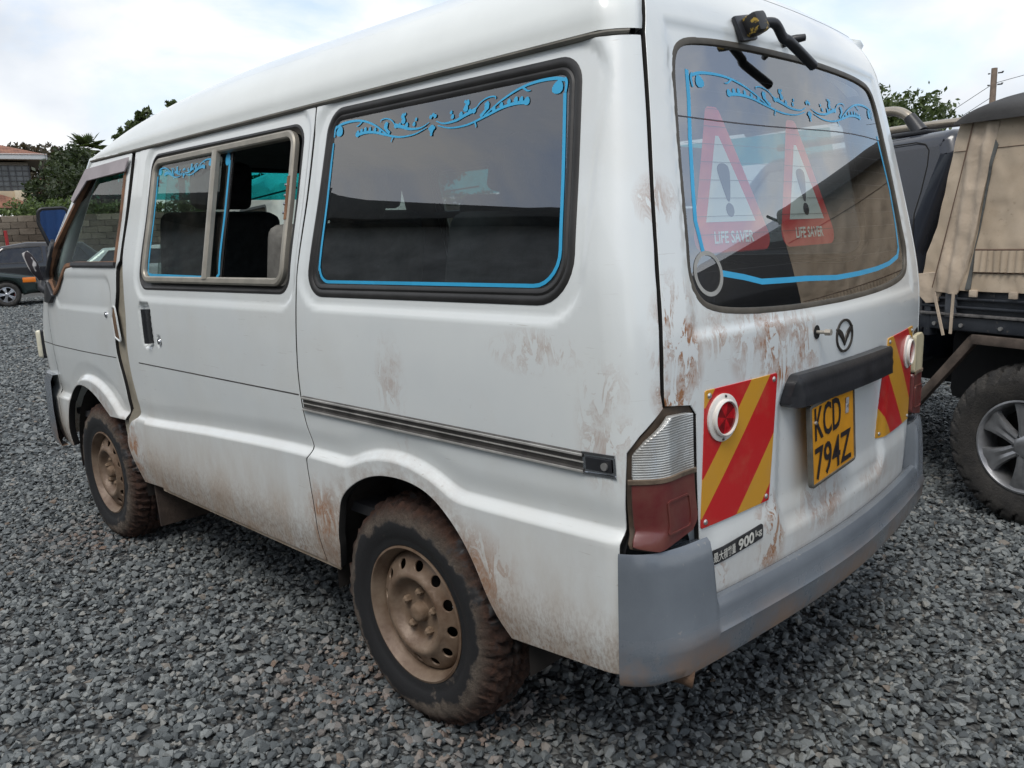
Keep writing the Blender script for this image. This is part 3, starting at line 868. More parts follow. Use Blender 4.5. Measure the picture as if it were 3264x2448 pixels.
# ---------------------------------------------------------------- blue scrollwork stickers
LAYER = [0]
def stroke(bm, pts, wds, ch, sgn, h):
    LAYER[0] = (LAYER[0]+1) % 90; h = h+LAYER[0]*1.2e-5
    n2 = normals2(pts, False); n = len(pts); rows = []
    for i, (p, q) in enumerate(zip(pts, n2)):
        w = wds[i] if isinstance(wds, (list, tuple)) else wds
        rows.append([bm.verts.new(Vector(ch(p[0]+q[0]*s*w/2, p[1]+q[1]*s*w/2))+chart_n(ch, p[0], p[1])*sgn*h) for s in (-1, 1)])
    for a, b in zip(rows, rows[1:]): bm.faces.new((a[0], a[1], b[1], b[0]))
def blob(bm, c, rx, ry, ch, sgn, h, n=14, rot=0, wob=0.0):
    LAYER[0] = (LAYER[0]+1) % 90; h = h+LAYER[0]*1.2e-5
    vs = []
    for k in range(n):
        a = 2*PI*k/n; r = 1+wob*math.cos(3*a+1)
        x = rx*r*math.cos(a); y = ry*r*math.sin(a)
        x, y = x*math.cos(rot)-y*math.sin(rot), x*math.sin(rot)+y*math.cos(rot)
        vs.append(bm.verts.new(Vector(ch(c[0]+x, c[1]+y))+chart_n(ch, c[0], c[1])*sgn*h))
    bm.faces.new(vs)
def scroll_half(bm, mp, ch, sgn, h, k):
    """one half of the ornament; local s from 0 (centre) to 1 (corner), t up in metres"""
    def S(pts, w0, w1=None, n=7):
        q = [(p.x, p.y) for p in curve_pts([(a, b, 0) for a, b in pts], n)]
        m = len(q); w1 = w0 if w1 is None else w1
        wd = [(w0+(w1-w0)*i/(m-1))*k for i in range(m)]
        stroke(bm, [mp(a, b) for a, b in q], wd, ch, sgn, h)
    def B(s, t, r, r2=None, rot=0): c = mp(s, t); blob(bm, c, r*k, (r2 or r)*k, ch, sgn, h, 12, rot, .08)
    S([(.05,-.030),(.16,-.046),(.30,-.046),(.44,-.028),(.56,-.010),(.66,-.004),(.745,-.008)], .004, .013)
    for s, t, r in ((.50,-.008,.009),(.555,.0,.009),(.61,.006,.009),(.66,.008,.010),(.70,.006,.009),(.74,-.004,.014)): B(s, t, r)
    S([(.43,-.026),(.55,.014),(.68,.042),(.80,.052),(.92,.050),(.985,.040)], .006, .012)
    S([(.70,.044),(.735,.030),(.76,.028)], .009, .003)
    S([(.03,-.012),(.10,-.026),(.20,-.024),(.28,-.010),(.36,.002)], .003, .016)
    for s, t, r in ((.17,-.008,.009),(.155,.008,.007),(.24,-.006,.010),(.275,.012,.013),(.285,.030,.011),(.265,.036,.006),(.31,-.002,.010),(.345,-.004,.008)): B(s, t, r)
    S([(.345,-.004),(.39,.022),(.45,.034),(.50,.032),(.505,.024)], .005, .005)
    S([(.40,-.026),(.44,-.006),(.455,.012),(.425,.014)], .014, .007)
    B(.445,.006,.012,.016)
    S([(.36,-.040),(.375,-.056),(.37,-.060)], .008, .002)
    S([(.985,.044),(1.0,.030),(1.0,.0)], .013, .009)
    B(.945,.020,.024,.022)
def scroll(name, cx, half_w, zc, ch, sgn, h, parent, k=1.0, skew=0.0, tk=1.0):
    bm = bmesh.new()
    for s_ in (-1, 1):
        scroll_half(bm, lambda a, b: (cx+s_*a*half_w, zc+b*tk+skew*s_*a), ch, sgn, h, k)
    for dx, dz, r in ((0,-.045,.011),(0,-.034,.013),(-.012,-.036,.008),(.012,-.036,.008),(0,-.058,.007),(-.012,.006,.009),(.0,.012,.008),(.013,.006,.009)):
        blob(bm, (cx+dx*k, zc+dz*tk), r*k, r*k*.9, ch, sgn, h, 8)
    return bm_obj(name, bm, BLUE, parent)
def border(name, pts, w, ch, sgn, h, parent):
    pts = resample(pts, .02, False)
    return sweep(name, pts, [(-w/2, h-.0004), (-w/2, h), (w/2, h), (w/2, h-.0004)], ch, sgn, BLUE, parent, closed=False, smooth=False)
GQ = -.0085
border('blue_sticker', [(.322,1.585)]+[(.318,1.24)]+[p for p in roundpoly([(.322,1.585),(.316,1.209),(-.566,1.209),(-.516,1.60)], [0,.045,.065,0], 7)[1:-1]]+[(-.516,1.60)], .0085, SIDE, -1, GQ, quarter)
scroll('blue_sticker', -.10, .418, 1.600, SIDE, -1, GQ+.0003, quarter, .64, tk=.66)
border('blue_sticker', roundpoly([(1.492,1.585),(1.483,1.226),(1.43,1.219)], [0,.01,0], 4), .009, SIDE, -1, -.0105, sliding_door)
border('blue_sticker', [(1.47,1.221),(1.03,1.216)], .010, SIDE, -1, -.0105, sliding_door)
scroll('blue_sticker', 1.268, .215, 1.590, SIDE, -1, -.0103, sliding_door, .50, tk=.42)
border('blue_sticker', [(.952,1.60),(.943,1.30),(.938,1.228),(.955,1.216)], .012, SIDE, -1, -.0225, sliding_door)
bm = bmesh.new(); blob(bm, (.965,1.605), .016, .022, SIDE, -1, -.022); bm_obj('blue_sticker', bm, BLUE, sliding_door)
# ---------------------------------------------------------------- tailgate
def gy(z, d=-.008): return smooth_tab(GAPY, z)+d
tl = [(gy(z), z) for z in (1.858,1.8,1.7,1.6,1.5,1.4,1.3,1.2,1.1,1.03,.985)]+[(.726,.972),(.652,.962),(.634,.94),(.630,.80),(.622,.67),(.604,.53),(.592,.516)]
tg_out = [(-y, z) for y, z in tl]+[(y, z) for y, z in reversed(tl)]
rw_half = densify([(0,1.716),(.3,1.713),(.44,1.706),(.510,1.692),(.545,1.655),(.566,1.57),(.590,1.43),(.609,1.29),(.617,1.225),(.603,1.178),(.56,1.150),(.45,1.133),(.25,1.122),(0,1.118)], 4)
rw = rw_half[:-1]+[(-a, b) for a, b in reversed(rw_half)][:-1]
tailgate = panel('tailgate', tg_out, [rw], rear_ch, 1, .018, PAINT, VAN, lip=.03, lipm=GAPM)
panel('tailgate_liner', [(-.60,.53),(.60,.53),(.62,.98),(.68,1.0),(.62,1.5),(.53,1.84),(-.53,1.84),(-.62,1.5),(-.68,1.0),(-.62,.98)], [offset2(ccw(resample(rw, .03)), .005)], rear_raw, 1, .06, TRIM, tailgate, h=-.036, lip=0, bstep=.03)
# dark channel behind the gap round the tailgate
for s_ in (-1, 1):
    sweep('gap_channel', [(s_*(gy(z)+.004), z) for z in np.linspace(1.84, .97, 30)], [(-.02,-.022),(.02,-.022)], rear_raw, 1, GAPM, VAN, closed=False, capends=False)
rwl = ccw(resample(rw, .02))
sweep('window_gasket', rwl, [(.008,-.004),(.006,.0005),(-.001,.0015),(-.007,-.001),(-.009,-.010)], rear_ch, 1, mat('tan_seal', (.075,.065,.05), .55, var=.3, scale=15), tailgate)
back_glass = glass('window_pane', offset2(rwl, -.005), rear_raw, tailgate, GLASS_R, h=-.012, sgn=1)
# blue border and scrollwork of the back window
GH = -.0115
border('blue_sticker', [(-.503,1.642),(-.515,1.58),(-.535,1.5),(-.555,1.40),(-.566,1.33),(-.558,1.265)], .011, rear_raw, 1, GH, tailgate)
border('blue_sticker', [(-.512,1.220),(-.43,1.206),(-.365,1.192),(-.25,1.188),(-.17,1.186),(0,1.177),(.15,1.178),(.30,1.182),(.42,1.190),(.525,1.206),(.553,1.228),(.562,1.30),(.560,1.40),(.535,1.49),(.515,1.56)], .013, rear_raw, 1, GH, tailgate)
scroll('blue_sticker', 0.0, .495, 1.606, rear_raw, 1, GH+.0002, tailgate, .60, tk=.66)
# heating wires
HW = mat('heater_wire', (.05,.045,.05), .6)
for i in range(12):
    z = 1.225+i*.038
    w = smooth_tab([(1.12,.56),(1.43,.555),(1.7,.52)], z)
    sweep('heating_wire', [(a, z) for a in np.linspace(-w, w, 16)], [(-.0005,-.0165),(.0005,-.0165)], rear_raw, 1, HW, tailgate, closed=False, capends=False, smooth=False)
sweep('heating_wire', [(a, 1.545+.006*math.sin(a*5)) for a in np.linspace(-.57, .53, 24)], [(-.0012,-.0112),(.0012,-.0112)], rear_raw, 1, HW, tailgate, closed=False, capends=False, smooth=False)
# round lens sticker in the corner of the glass
ring = [(-.552+.043*math.cos(a), 1.221+.043*math.sin(a)) for a in np.linspace(0, 2*PI, 40)[:-1]]
sweep('lens_sticker', ring, [(-.005,GH),(-.005,GH+.0008),(.004,GH+.0008),(.004,GH)], rear_raw, 1, mat('grey_foam', (.33,.33,.31), .8, var=.15), tailgate)
# warning-triangle stickers inside the glass
STK_R = mat('red_sticker', (.78,.06,.06), .5, var=.15, scale=7)
STK_W = mat('pale_sticker', (.84,.90,.82), .55, var=.08, scale=6)
STK_K = mat('black_sticker', (.03,.03,.035), .5)
def warn_sticker(cx, zb, wid, hgt, ch):
    s = empty('warning_sticker'); s.parent = VAN
    tri = roundpoly([(cx-wid/2,zb),(cx+wid/2,zb),(cx+wid*.07,zb+hgt),(cx-wid*.07,zb+hgt)], [.03,.03,.018,.018], 6)
    panel('red_field', tri, [], ch, 1, .03, STK_R, s, h=-.0185, lip=0)
    wt_ = [(cx-wid*.295,zb+hgt*.21),(cx+wid*.295,zb+hgt*.21),(cx+.006,zb+hgt*.80),(cx-.006,zb+hgt*.80)]
    panel('white_field', wt_, [], ch, 1, .03, STK_W, s, h=-.0180, lip=0)
    mk = densify([(cx-.006,zb+hgt*.36),(cx+.006,zb+hgt*.36),(cx+.022,zb+hgt*.55),(cx+.012,zb+hgt*.605),(cx-.012,zb+hgt*.605),(cx-.022,zb+hgt*.55),(cx-.006,zb+hgt*.36)], 4)[:-1]
    panel('exclamation_mark', mk, [], ch, 1, .03, STK_K, s, h=-.0175, lip=0, bstep=.01)
    panel('exclamation_mark', [(cx+.015*math.cos(a), zb+hgt*.29+.015*math.sin(a)) for a in np.linspace(0, 2*PI, 17)[:-1]], [], ch, 1, .03, STK_K, s, h=-.0175, lip=0, bstep=.01)
    lettering('sticker_lettering', 'LIFE SAVER', .03, ch, (cx, zb+hgt*.105), STK_W, s, h=-.0172, bold=.0006, fit=(wid*.47,.026), shear=.15)
    return s
warn_sticker(-.432, 1.262, .31, .31, rear_raw)
warn_sticker(-.098, 1.264, .31, .30, rear_raw)

# ---------------------------------------------------------------- things on the tailgate
DARKHOLE = mat('dark_hole', (.006,.006,.006), .9)
def local_ch(w, z):      # chart of the plane tangent to the tailgate
    P = Vector(rear_ch(w, z)); N = chart_n(rear_ch, w, z); U = (Vector(rear_ch(w+.01, z))-Vector(rear_ch(w-.01, z))).normalized(); V = N.cross(U)
    return P, U, V, N
def place(o, w, z, h=0, spin=0):
    P, U, V, N = local_ch(w, z)
    M = Matrix(((U.x,N.x,-V.x,0),(U.y,N.y,-V.y,0),(U.z,N.z,-V.z,0),(0,0,0,1)))
    o.matrix_local = Matrix.Translation(P+N*h) @ M @ Matrix.Rotation(spin, 4, 'Y')
    return o
# striped reflective boards
def striped_mat(name, right):
    n = NT(name); co = n.coord(); sp_ = n.n('ShaderNodeSeparateXYZ', {0: (co, 'Object')})
    b_ = n.math('DIVIDE', n.math('SUBTRACT', (sp_, 'Z'), .690), .293)
    Y_, R_ = (.60,.30,.028,1), (.52,.014,.016,1)
    if right:
        a_ = n.math('DIVIDE', n.math('ADD', n.math('MULTIPLY', (sp_, 'Y'), -1.0), -.315), .30)
        d = n.math('ADD', b_, a_); k = lambda v: v/2
        stops = [(0, Y_), (k(.28), R_), (k(.74), Y_), (k(1.22), R_), (k(1.80), Y_)]
        d = n.math('DIVIDE', d, 2.0)
    else:
        a_ = n.math('DIVIDE', n.math('ADD', n.math('MULTIPLY', (sp_, 'Y'), -1.0), .616), .262)
        d = n.math('SUBTRACT', b_, a_); k = lambda v: (v+1)/2
        stops = [(0, R_), (k(-.80), Y_), (k(-.44), R_), (k(.09), Y_), (k(.37), R_), (k(.86), Y_)]
        d = n.math('MULTIPLY', n.math('ADD', d, 1.0), .5)
    st = n.ramp(d, stops); st.color_ramp.interpolation = 'CONSTANT'
    c = n.mixc(n.ramp(n.noise(14, 8, .65, (co, 'Object')), [(.5, 0.0), (.85, .30)]), st, (.42,.24,.12))
    vor = n.n('ShaderNodeTexVoronoi', {'Vector': (co, 'Object'), 'Scale': 320.0})
    n.bsdf(c, .36, 0, n.bump((vor, 'Distance'), .05, .002), Coat_Weight=.2)
    return n.m
RIVET = mat('rivet_alloy', (.5,.49,.47), .35, .8)
REDL = mat('red_reflector', (.46,.006,.012), .16, var=.3, scale=60, Coat_Weight=.5)
REDD = mat('dark_red_reflector', (.20,.003,.006), .16, var=.3, scale=60, Coat_Weight=.5)
WHITEPL = mat('white_plastic', (.70,.67,.62), .4, var=.1, scale=20)
def stripe_board(corners, cref, right, label):
    b = panel('reflective_board', roundpoly(corners, .004, 2), [], rear_ch, 1, .02, striped_mat('red_yellow_stripes', right), VAN, h=.003, lip=.0028, edge=.0006)
    b['label'] = label
    for i, (w, z) in enumerate(corners):
        cw = sum(c[0] for c in corners)/4; cz = sum(c[1] for c in corners)/4
        o = lathe('rivet', [(0,.0035),(.004,.003),(.0065,.0)], RIVET, b, 12); place(o, w+(cw-w)*.10, z+(cz-z)*.08, .003)
    rf = lathe('reflector', [(.051,0),(.051,.004),(.046,.006),(.040,.006),(.040,.012),(.0365,.0145),(.035,.014),(.034,.008)], WHITEPL, b, 40); place(rf, cref[0], cref[1], .003)
    for k in range(8):
        V = [(0,.0095,0)]; a0 = 2*PI*k/8+.2
        for j in range(5): a = a0+2*PI/8*j/4; V.append((.034*math.cos(a), .0095, .034*math.sin(a)))
        F = [(0, j, j+1) for j in range(1, 5)]
        w_ = mesh_obj('reflector_wedge', V, F, REDL if k % 2 else REDD, b, smooth=False); place(w_, cref[0], cref[1], .003)
    for s_ in (-1, 1):
        o = lathe('rivet', [(0,.003),(.003,.002),(.0035,.0)], DKCHROME, b, 8); place(o, cref[0]+.004*s_, cref[1]+.0455*s_, .0085)
    return b
stripe_board([(-.622,.690),(-.372,.692),(-.347,.984),(-.610,.984)], (-.556,.920), False, 'left red and yellow striped reflective board')
stripe_board([(.300,.692),(.615,.690),(.622,.984),(.335,.980)], (.555,.912), True, 'right red and yellow striped reflective board')
# black grip and plate lamp housing
gp = [(-.312,.905),(-.306,.955),(-.285,.972),(.28,.968),(.300,.955),(.298,.898),(.28,.893),(-.30,.897)]
grip = panel('tailgate_grip', roundpoly(gp, [.01,.02,.02,.02,.02,.01,.01,.01], 4), [], rear_ch, 1, .012, BLACKP, VAN, h=.0, lip=0)
me = grip.data
for v in me.vertices:
    z = v.co.z; w = -v.co.y; k = min(1, max(0, (.974-z)/.05)); e_ = min(1, max(0, (.312-abs(w))/.03))
    v.co.x -= .032*(k**.55)*(e_**.5)+.014
me.update()
if 'custom_normal' in me.attributes: me.attributes.remove(me.attributes['custom_normal'])
bmg = bmesh.new(); bmg.from_mesh(me)
r_ = bmesh.ops.extrude_edge_only(bmg, edges=[e_ for e_ in bmg.edges if e_.is_boundary])
for v in [g for g in r_['geom'] if isinstance(g, bmesh.types.BMVert)]: v.co.x = rear_ch(-v.co.y, v.co.z)[0]+.004
bmesh.ops.recalc_face_normals(bmg, faces=bmg.faces); bmg.to_mesh(me); bmg.free()
me.polygons.foreach_set('use_smooth', [True]*len(me.polygons)); me.set_sharp_from_angle(angle=R(50))
# number plate, bent a little away from the gate
PLT = mat('amber_plate', (.64,.285,.018), .38, var=.12, scale=10, bump=.03, Coat_Weight=.15)
plate = empty('number_plate'); plate.parent = VAN
Pc = Vector((-.848, .108, .797)); Uc = Vector((.0,-1,.06)).normalized(); Vc = Vector((.03,.06,1)).normalized()
pch = flat((Pc, Uc, Vc))
pw, ph = .262, .205
shear = lambda u, v: pch(u*1.0-.006*0, v)
panel('plate_sheet', roundpoly([(-pw/2+.006,-ph/2+.006),(pw/2-.006,-ph/2+.006),(pw/2-.006,ph/2),(-pw/2+.006,ph/2)], .008, 3), [], pch, 1, .05, PLT, plate, h=.001, lip=.001)
sweep('plate_frame', resample(ccw(roundpoly([(-pw/2,-ph/2),(pw/2,-ph/2),(pw/2,ph/2),(-pw/2,ph/2)], .012, 4)), .03), [(.0,-.007),(.0,.003),(-.003,.0045),(-.007,.0045),(-.007,.0)], pch, 1, mat('grey_plate_frame', (.10,.095,.08), .55, var=.3, scale=20), plate)
INK = mat('plate_ink', (.018,.014,.016), .45)
lettering('plate_lettering', 'KCD', .08, pch, (-.030, .050), INK, plate, h=.0025, bold=.0010, fit=(.150,.082))
lettering('plate_lettering', '794Z', .08, pch, (-.002, -.048), INK, plate, h=.0025, bold=.0010, fit=(.212,.082))
box('plate_seal', Pc+Uc*.083+Vc*.055+Vector((-.003,0,0)), (.001,.018,.04), mat('silver_seal', (.5,.5,.52), .4, .3, var=.3, scale=80), plate, 0)
for s_ in (-1, 1):
    o = lathe('plate_bolt', [(0,.006),(.005,.005),(.006,.0)], RIVET, plate, 8); o.matrix_local = Matrix.Translation(Pc+Uc*(.092*s_-.008)+Vc*.055) @ Matrix.Rotation(PI/2, 4, 'Z')
# emblem: oval ring with wings
EMB = mat('grey_emblem', (.045,.04,.035), .4, .3, var=.3, scale=40)
emb = empty('emblem'); emb.parent = VAN
oval = [(-.004+.049*math.cos(a), 1.030+.041*math.sin(a)) for a in np.linspace(0, 2*PI, 49)[:-1]]
sweep('emblem_ring', oval, [(-.004,0),(-.004,.004),(.001,.004),(.001,0)], rear_ch, 1, EMB, emb)
wing = [(-.004,1.012),(.004,1.030),(.020,1.042),(.040,1.047),(.041,1.036),(.030,1.030),(.026,1.010),(.020,1.008),(.018,1.024),(.004,1.016)]
for s_ in (-1, 1):
    pl = [(-.004+s_*(a+.004)*1.0, b) for a, b in densify([(-.004,1.014),(.006,1.034),(.022,1.046),(.042,1.052),(.042,1.044),(.026,1.034),(.010,1.020),(-.004,1.004)], 3)]
    panel('emblem_wing', pl, [], rear_ch, 1, .01, EMB, emb, h=.0035, lip=.003, edge=.0003, bstep=.006)
# lock hole with a bolt sticking out
lk = panel('lock_hole', [(-.160+.016*math.cos(a), 1.056+.017*math.sin(a)) for a in np.linspace(0, 2*PI, 25)[:-1]], [], rear_ch, 1, .02, DARKHOLE, VAN, h=.0012, lip=0, bstep=.01)
P_, U_, V_, N_ = local_ch(-.160, 1.056)
tube('lock_bolt', [P_, P_+N_*.028], .0045, mat('worn_bolt', (.40,.37,.32), .5, .5, var=.2), lk, 10)
tube('lock_bolt', [P_+N_*.022, P_+N_*.036], [.0085,.008], mat('worn_bolt', (.4,.37,.32)), lk, 6)
# load badge
BDG = mat('badge_black', (.03,.03,.032), .5, var=.4, scale=50)
badge = panel('load_badge', roundpoly([(-.591,.597),(-.404,.611),(-.404,.642),(-.410,.645),(-.588,.631)], .004, 2), [], rear_ch, 1, .02, BDG, VAN, h=.0022, lip=.002, edge=.0004)
BDW = mat('badge_white', (.62,.61,.55), .6, var=.2, scale=60)
rb = .075
lettering('badge_lettering', '最大積載量', .03, rear_ch, (-.548,.6165), BDW, badge, h=.0034, bold=.0003, fit=(.072,.0235), rot=rb)
lettering('badge_lettering', '900', .03, rear_ch, (-.472,.6225), BDW, badge, h=.0034, bold=.001, fit=(.060,.027), rot=rb)
lettering('badge_lettering', 'kg', .03, rear_ch, (-.4235,.628), BDW, badge, h=.0034, bold=.0004, fit=(.026,.020), rot=rb)
# wiper
YB = NT('chipped_yellow_black'); _co = YB.coord()
YB.bsdf(YB.ramp(YB.noise(45, 4, .6, (_co, 'Object')), [(.54, (.02,.02,.02,1)), (.58, (.45,.30,.05,1))]), .5); YB = YB.m
wiper = empty('rear_wiper'); wiper.parent = VAN
P1, U1, V1, N1 = local_ch(-.275, 1.748)
Mw = Matrix(((U1.x,N1.x,V1.x,0),(U1.y,N1.y,V1.y,0),(U1.z,N1.z,V1.z,0),(0,0,0,1)))
rotw = Mw @ Matrix.Rotation(R(-12), 4, 'Y')
bm = bmesh.new(); bx(bm, P1+N1*.006, (.070,.012,.060), rotw, .006); bm_obj('wiper_base', bm, BLACKP, wiper, angle=35)
bm = bmesh.new(); vs = bx(bm, P1+N1*.028+U1*.012, (.052,.040,.046), rotw, .010); bm_obj('wiper_head', bm, YB, wiper, angle=35)
P2 = Vector(rear_ch(-.215, 1.733)); P3 = Vector(rear_ch(-.185, 1.705)); P4 = Vector(rear_ch(-.065, 1.655))
tube('wiper_arm', curve_pts([P1+N1*.034+U1*.025, P2+N1*.05+V1*.012, P3+N1*.052+V1*.012, P3+N1*.056+U1*.02, P4+N1*.055+V1*.01], 6), [.0115]*12+[.012]*13, BLACKP, wiper, 12)
Pn, Un, Vn, Nn = local_ch(-.095, 1.742)
tube('washer_nozzle', [Pn, Pn+Nn*.03+Un*.012, Pn+Nn*.045+Un*.025], [.012,.010,.008], BLACKP, VAN, 10)

# ---------------------------------------------------------------- tail lamps
CLEAR = NT('clear_lens'); _co = CLEAR.coord()
_wv = CLEAR.n('ShaderNodeTexWave', {'Vector': (_co, 'Object'), 'Scale': 62.0, 'Distortion': 1.2, 'Detail': 2.0}, wave_type='BANDS', bands_direction='Z')
CLEAR.bsdf(CLEAR.mixc(CLEAR.ramp(CLEAR.noise(9, 6, .6, (_co, 'Object')), [(.42, 0.0), (.7, .75)]), (.52,.54,.53), (.25,.20,.15)), .14, .35, CLEAR.bump(_wv, .35, .003), Coat_Weight=.6); CLEAR = CLEAR.m
REDLAMP = NT('dusty_red_lens'); _co = REDLAMP.coord()
REDLAMP.bsdf(REDLAMP.mixc(REDLAMP.ramp(REDLAMP.noise(12, 8, .65, (_co, 'Object')), [(.34, 0.0), (.75, .7)]), (.125,.018,.02), (.17,.085,.06)), .33, 0, REDLAMP.bump(REDLAMP.noise(60, 3, .5, (_co, 'Object')), .08, .004), Coat_Weight=.3); REDLAMP = REDLAMP.m
LHOUS = mat('dirty_lamp_rim', (.05,.038,.028), .75, color2=(.14,.095,.06), scale=16)
def lamp_u(y, z): return u_of_y(y, z)
def tail_lamp():
    t = empty('tail_lamp'); t.parent = VAN
    dg = lambda k: (-.733+(lamp_u(.728,.957)+.733)*k, .885+.072*k**.8)
    up = [(-.738,.832),(-.740,.880),(dg(.33)[0]-.004,dg(.33)[1]-.007),(dg(.66)[0]-.003,dg(.66)[1]-.008),(lamp_u(.724,.950),.950),(lamp_u(.658,.946),.946),(lamp_u(.655,.832),.832)]
    lo = [(-.735,.735),(-.737,.824),(lamp_u(.655,.824),.824),(lamp_u(.657,.70),.70),(lamp_u(.70,.692),.690),(lamp_u(.757,.685),.682),(-.742,.695)]
    full = [(-.722,.73),(-.728,.887),dg(.3),dg(.66),(lamp_u(.733,.966),.966),(lamp_u(.641,.96),.96),(lamp_u(.641,.69),.69),(lamp_u(.70,.68),.68),(lamp_u(.757,.674),.674),(-.737,.686)]
    panel('lamp_housing', full, [], SIDE, -1, .02, LHOUS, t, h=-.006, lip=.03)
    ch = lambda u, v: SIDE(u, v)
    bulge = lambda u, v: tuple(Vector(SIDE(u, v))+chart_n(SIDE, u, v)*-1*(.010+.007*math.exp(-((u+.80)/.035)**2)))
    panel('clear_lens', up, [], bulge, -1, .012, CLEAR, t, lip=.014, edge=.002)
    panel('red_lens', lo, [], bulge, -1, .012, REDLAMP, t, lip=.014, edge=.002)
    uA, uB = lamp_u(.735,.76), lamp_u(.668,.76)
    sweep('reflector_frame', resample(roundpoly([(uA,.712),(uB,.712),(uB,.782),(uA,.782)], .006, 3), .015), [(.002,0),(.002,.0025),(-.002,.0025),(-.002,0)], bulge, -1, REDLAMP, t)
    sweep('lens_joint', [(a, .828) for a in np.linspace(-.729, lamp_u(.650,.828), 16)], [(-.006,.0),(-.004,.003),(.004,.003),(.006,.0)], bulge, -1, mat('grime', (.13,.095,.065), .8, var=.4, scale=30), t, closed=False)
    return t
TLAMP = tail_lamp()
T2 = empty('tail_lamp'); T2.parent = VAN
for c_ in TLAMP.children:
    k_ = mirror(c_, T2)
    if c_.name.startswith('clear_lens'): k_.data.materials[0] = mat('cream_lens', (.55,.49,.33), .3, var=.15, scale=14); k_['label'] = 'cream upper lens, yellowed'
# grey strip of body between lamp and tailgate
PAINT_GREY = mat('primer_grey_strip', (.22,.24,.25), .5, var=.15, scale=8)
st_ = panel('lamp_surround', [(lamp_u(.642,z), z) for z in (.962,.90,.8,.72,.675)]+[(lamp_u(.62,.60),.60),(lamp_u(.607,.53),.53)]+[(lamp_u(.56,.53),.53),(lamp_u(.58,.66),.66),(lamp_u(.60,.8),.8),(lamp_u(.60,.962),.962)], [], SIDE, -1, .02, PAINT_GREY, VAN, h=-.014, lip=0)
mirror(st_, VAN)

# ---------------------------------------------------------------- rear bumper
def bumper():
    zc = .52
    cols = []
    # plan parameter: u along the wrapped chart at z=.5 from the flank to the centre, then mirrored
    ue = lamp_u(0.0, .52)
    us = list(np.linspace(-.712, lamp_u(.66,.52), 22))+list(np.linspace(lamp_u(.64,.52), lamp_u(.60,.52), 12))+list(np.linspace(lamp_u(.57,.52), ue, 18))
    V = []; F = []
    prof = [(0,0,.392),(.45,0,.391),(.80,0,.402),(.95,0,.425),(1.0,0,.462),(1.06,0,.473),(.95,.06,.481),(.90,.45,.515),(.83,.80,.530),(.70,.95,.540),(.45,1.0,.541),(.2,1.0,.530),(-.3,1.0,.522)]
    nP = len(prof)
    for u in us:
        x, y, z = SIDE(u, zc); N = -chart_n(SIDE, u, zc)
        yy = y if u < -.75 else 9
        blk = sstep(.607, .622, yy)                     # 1 on the tall end block
        k = sstep(-.70, -.86, u)
        H = .016+.036*k+.006*(1-sstep(0,.5,abs(y)))
        for (hf, tf, zb) in prof:
            ztop = zb+(.138*tf+ (.0 if tf < .9 else 0))*blk
            hh = H*hf*(1-.10*tf*blk*(hf > .6)) if hf > 0 else -.03
            if hf > 0 and hf < .5 and tf >= 1: hh = H*hf
            V.append(Vector((x, y, 0))+N*hh+Vector((0, 0, ztop)))
    n = len(us)
    for i in range(n-1):
        for j in range(nP-1): F.append((i*nP+j, i*nP+j+1, (i+1)*nP+j+1, (i+1)*nP+j))
    F.append(tuple(range(nP)))
    m = len(V); V2 = [Vector((v.x, -v.y, v.z)) for v in V]
    F2 = [tuple(reversed([a+m for a in f])) for f in F]
    bm = bmesh.new(); vs = [bm.verts.new(v) for v in V+V2]
    for f in F+F2: bm.faces.new([vs[a] for a in f])
    bmesh.ops.remove_doubles(bm, verts=bm.verts, dist=.0008)
    return bm_obj('rear_bumper', bm, BUMPER, VAN, angle=42)
bumper()
# ---------------------------------------------------------------- sliding-door rail with end cap
rail = sweep('door_rail', [(x, .853) for x in np.linspace(.430, -.628, 40)], [(-.022,.0005),(-.021,.0055),(-.015,.0065),(-.012,.0016),(-.004,.0014),(-.001,.0035),(.003,.0014),(.010,.0014),(.013,.0065),(.020,.006),(.022,.0005)], SIDE, -1, DKCHROME, VAN, closed=False)
for a_ in (-.0185, .0165): sweep('rail_lip', [(x, .853+a_) for x in np.linspace(.430, -.628, 40)], [(-.0032,.005),(-.002,.0085),(.002,.0085),(.0032,.005)], SIDE, -1, mat('bright_rail_lip', (.50,.49,.46), .32, .45, var=.25, scale=14), rail, closed=False)
sweep('rail_lip', [(x, .853) for x in np.linspace(.430, -.628, 40)], [(-.002,.001),(-.001,.0045),(.001,.0045),(.002,.001)], SIDE, -1, mat('bright_rail_lip', (.5,.49,.46)), rail, closed=False)
cap = sweep('rail_end_cap', [(-.626,.853),(-.706,.855)], [(-.024,0),(-.024,.005),(-.019,.006),(-.018,.003),(.018,.003),(.019,.006),(.024,.005),(.024,0)], SIDE, -1, CHROME, VAN, closed=False, sharp=20)
sweep('cap_inset', [(-.634,.8535),(-.698,.8545)], [(-.014,.0034),(-.013,.0042),(.013,.0042),(.014,.0034)], SIDE, -1, BLACKP, cap, closed=False)
tube('cap_screw', [Vector(SIDE(-.682,.853))+Vector((0,-.002,0)), Vector(SIDE(-.682,.853))+Vector((0,.007,0))], .008, RIVET, cap, 12)
# drip moulding along the roof joint
sweep('roof_moulding', [(x, 1.700) for x in np.linspace(2.19, -.655, 70)], [(-.006,-.012),(-.005,.003),(-.002,.006),(.002,.006),(.004,.002),(.006,-.012)], SIDE, -1, mat('faded_grey_moulding', (.16,.15,.125), .6, var=.25, scale=10), VAN, closed=False)
m_ = [o for o in VAN.children if o.name.startswith('roof_moulding')][0]; mirror(m_, VAN)
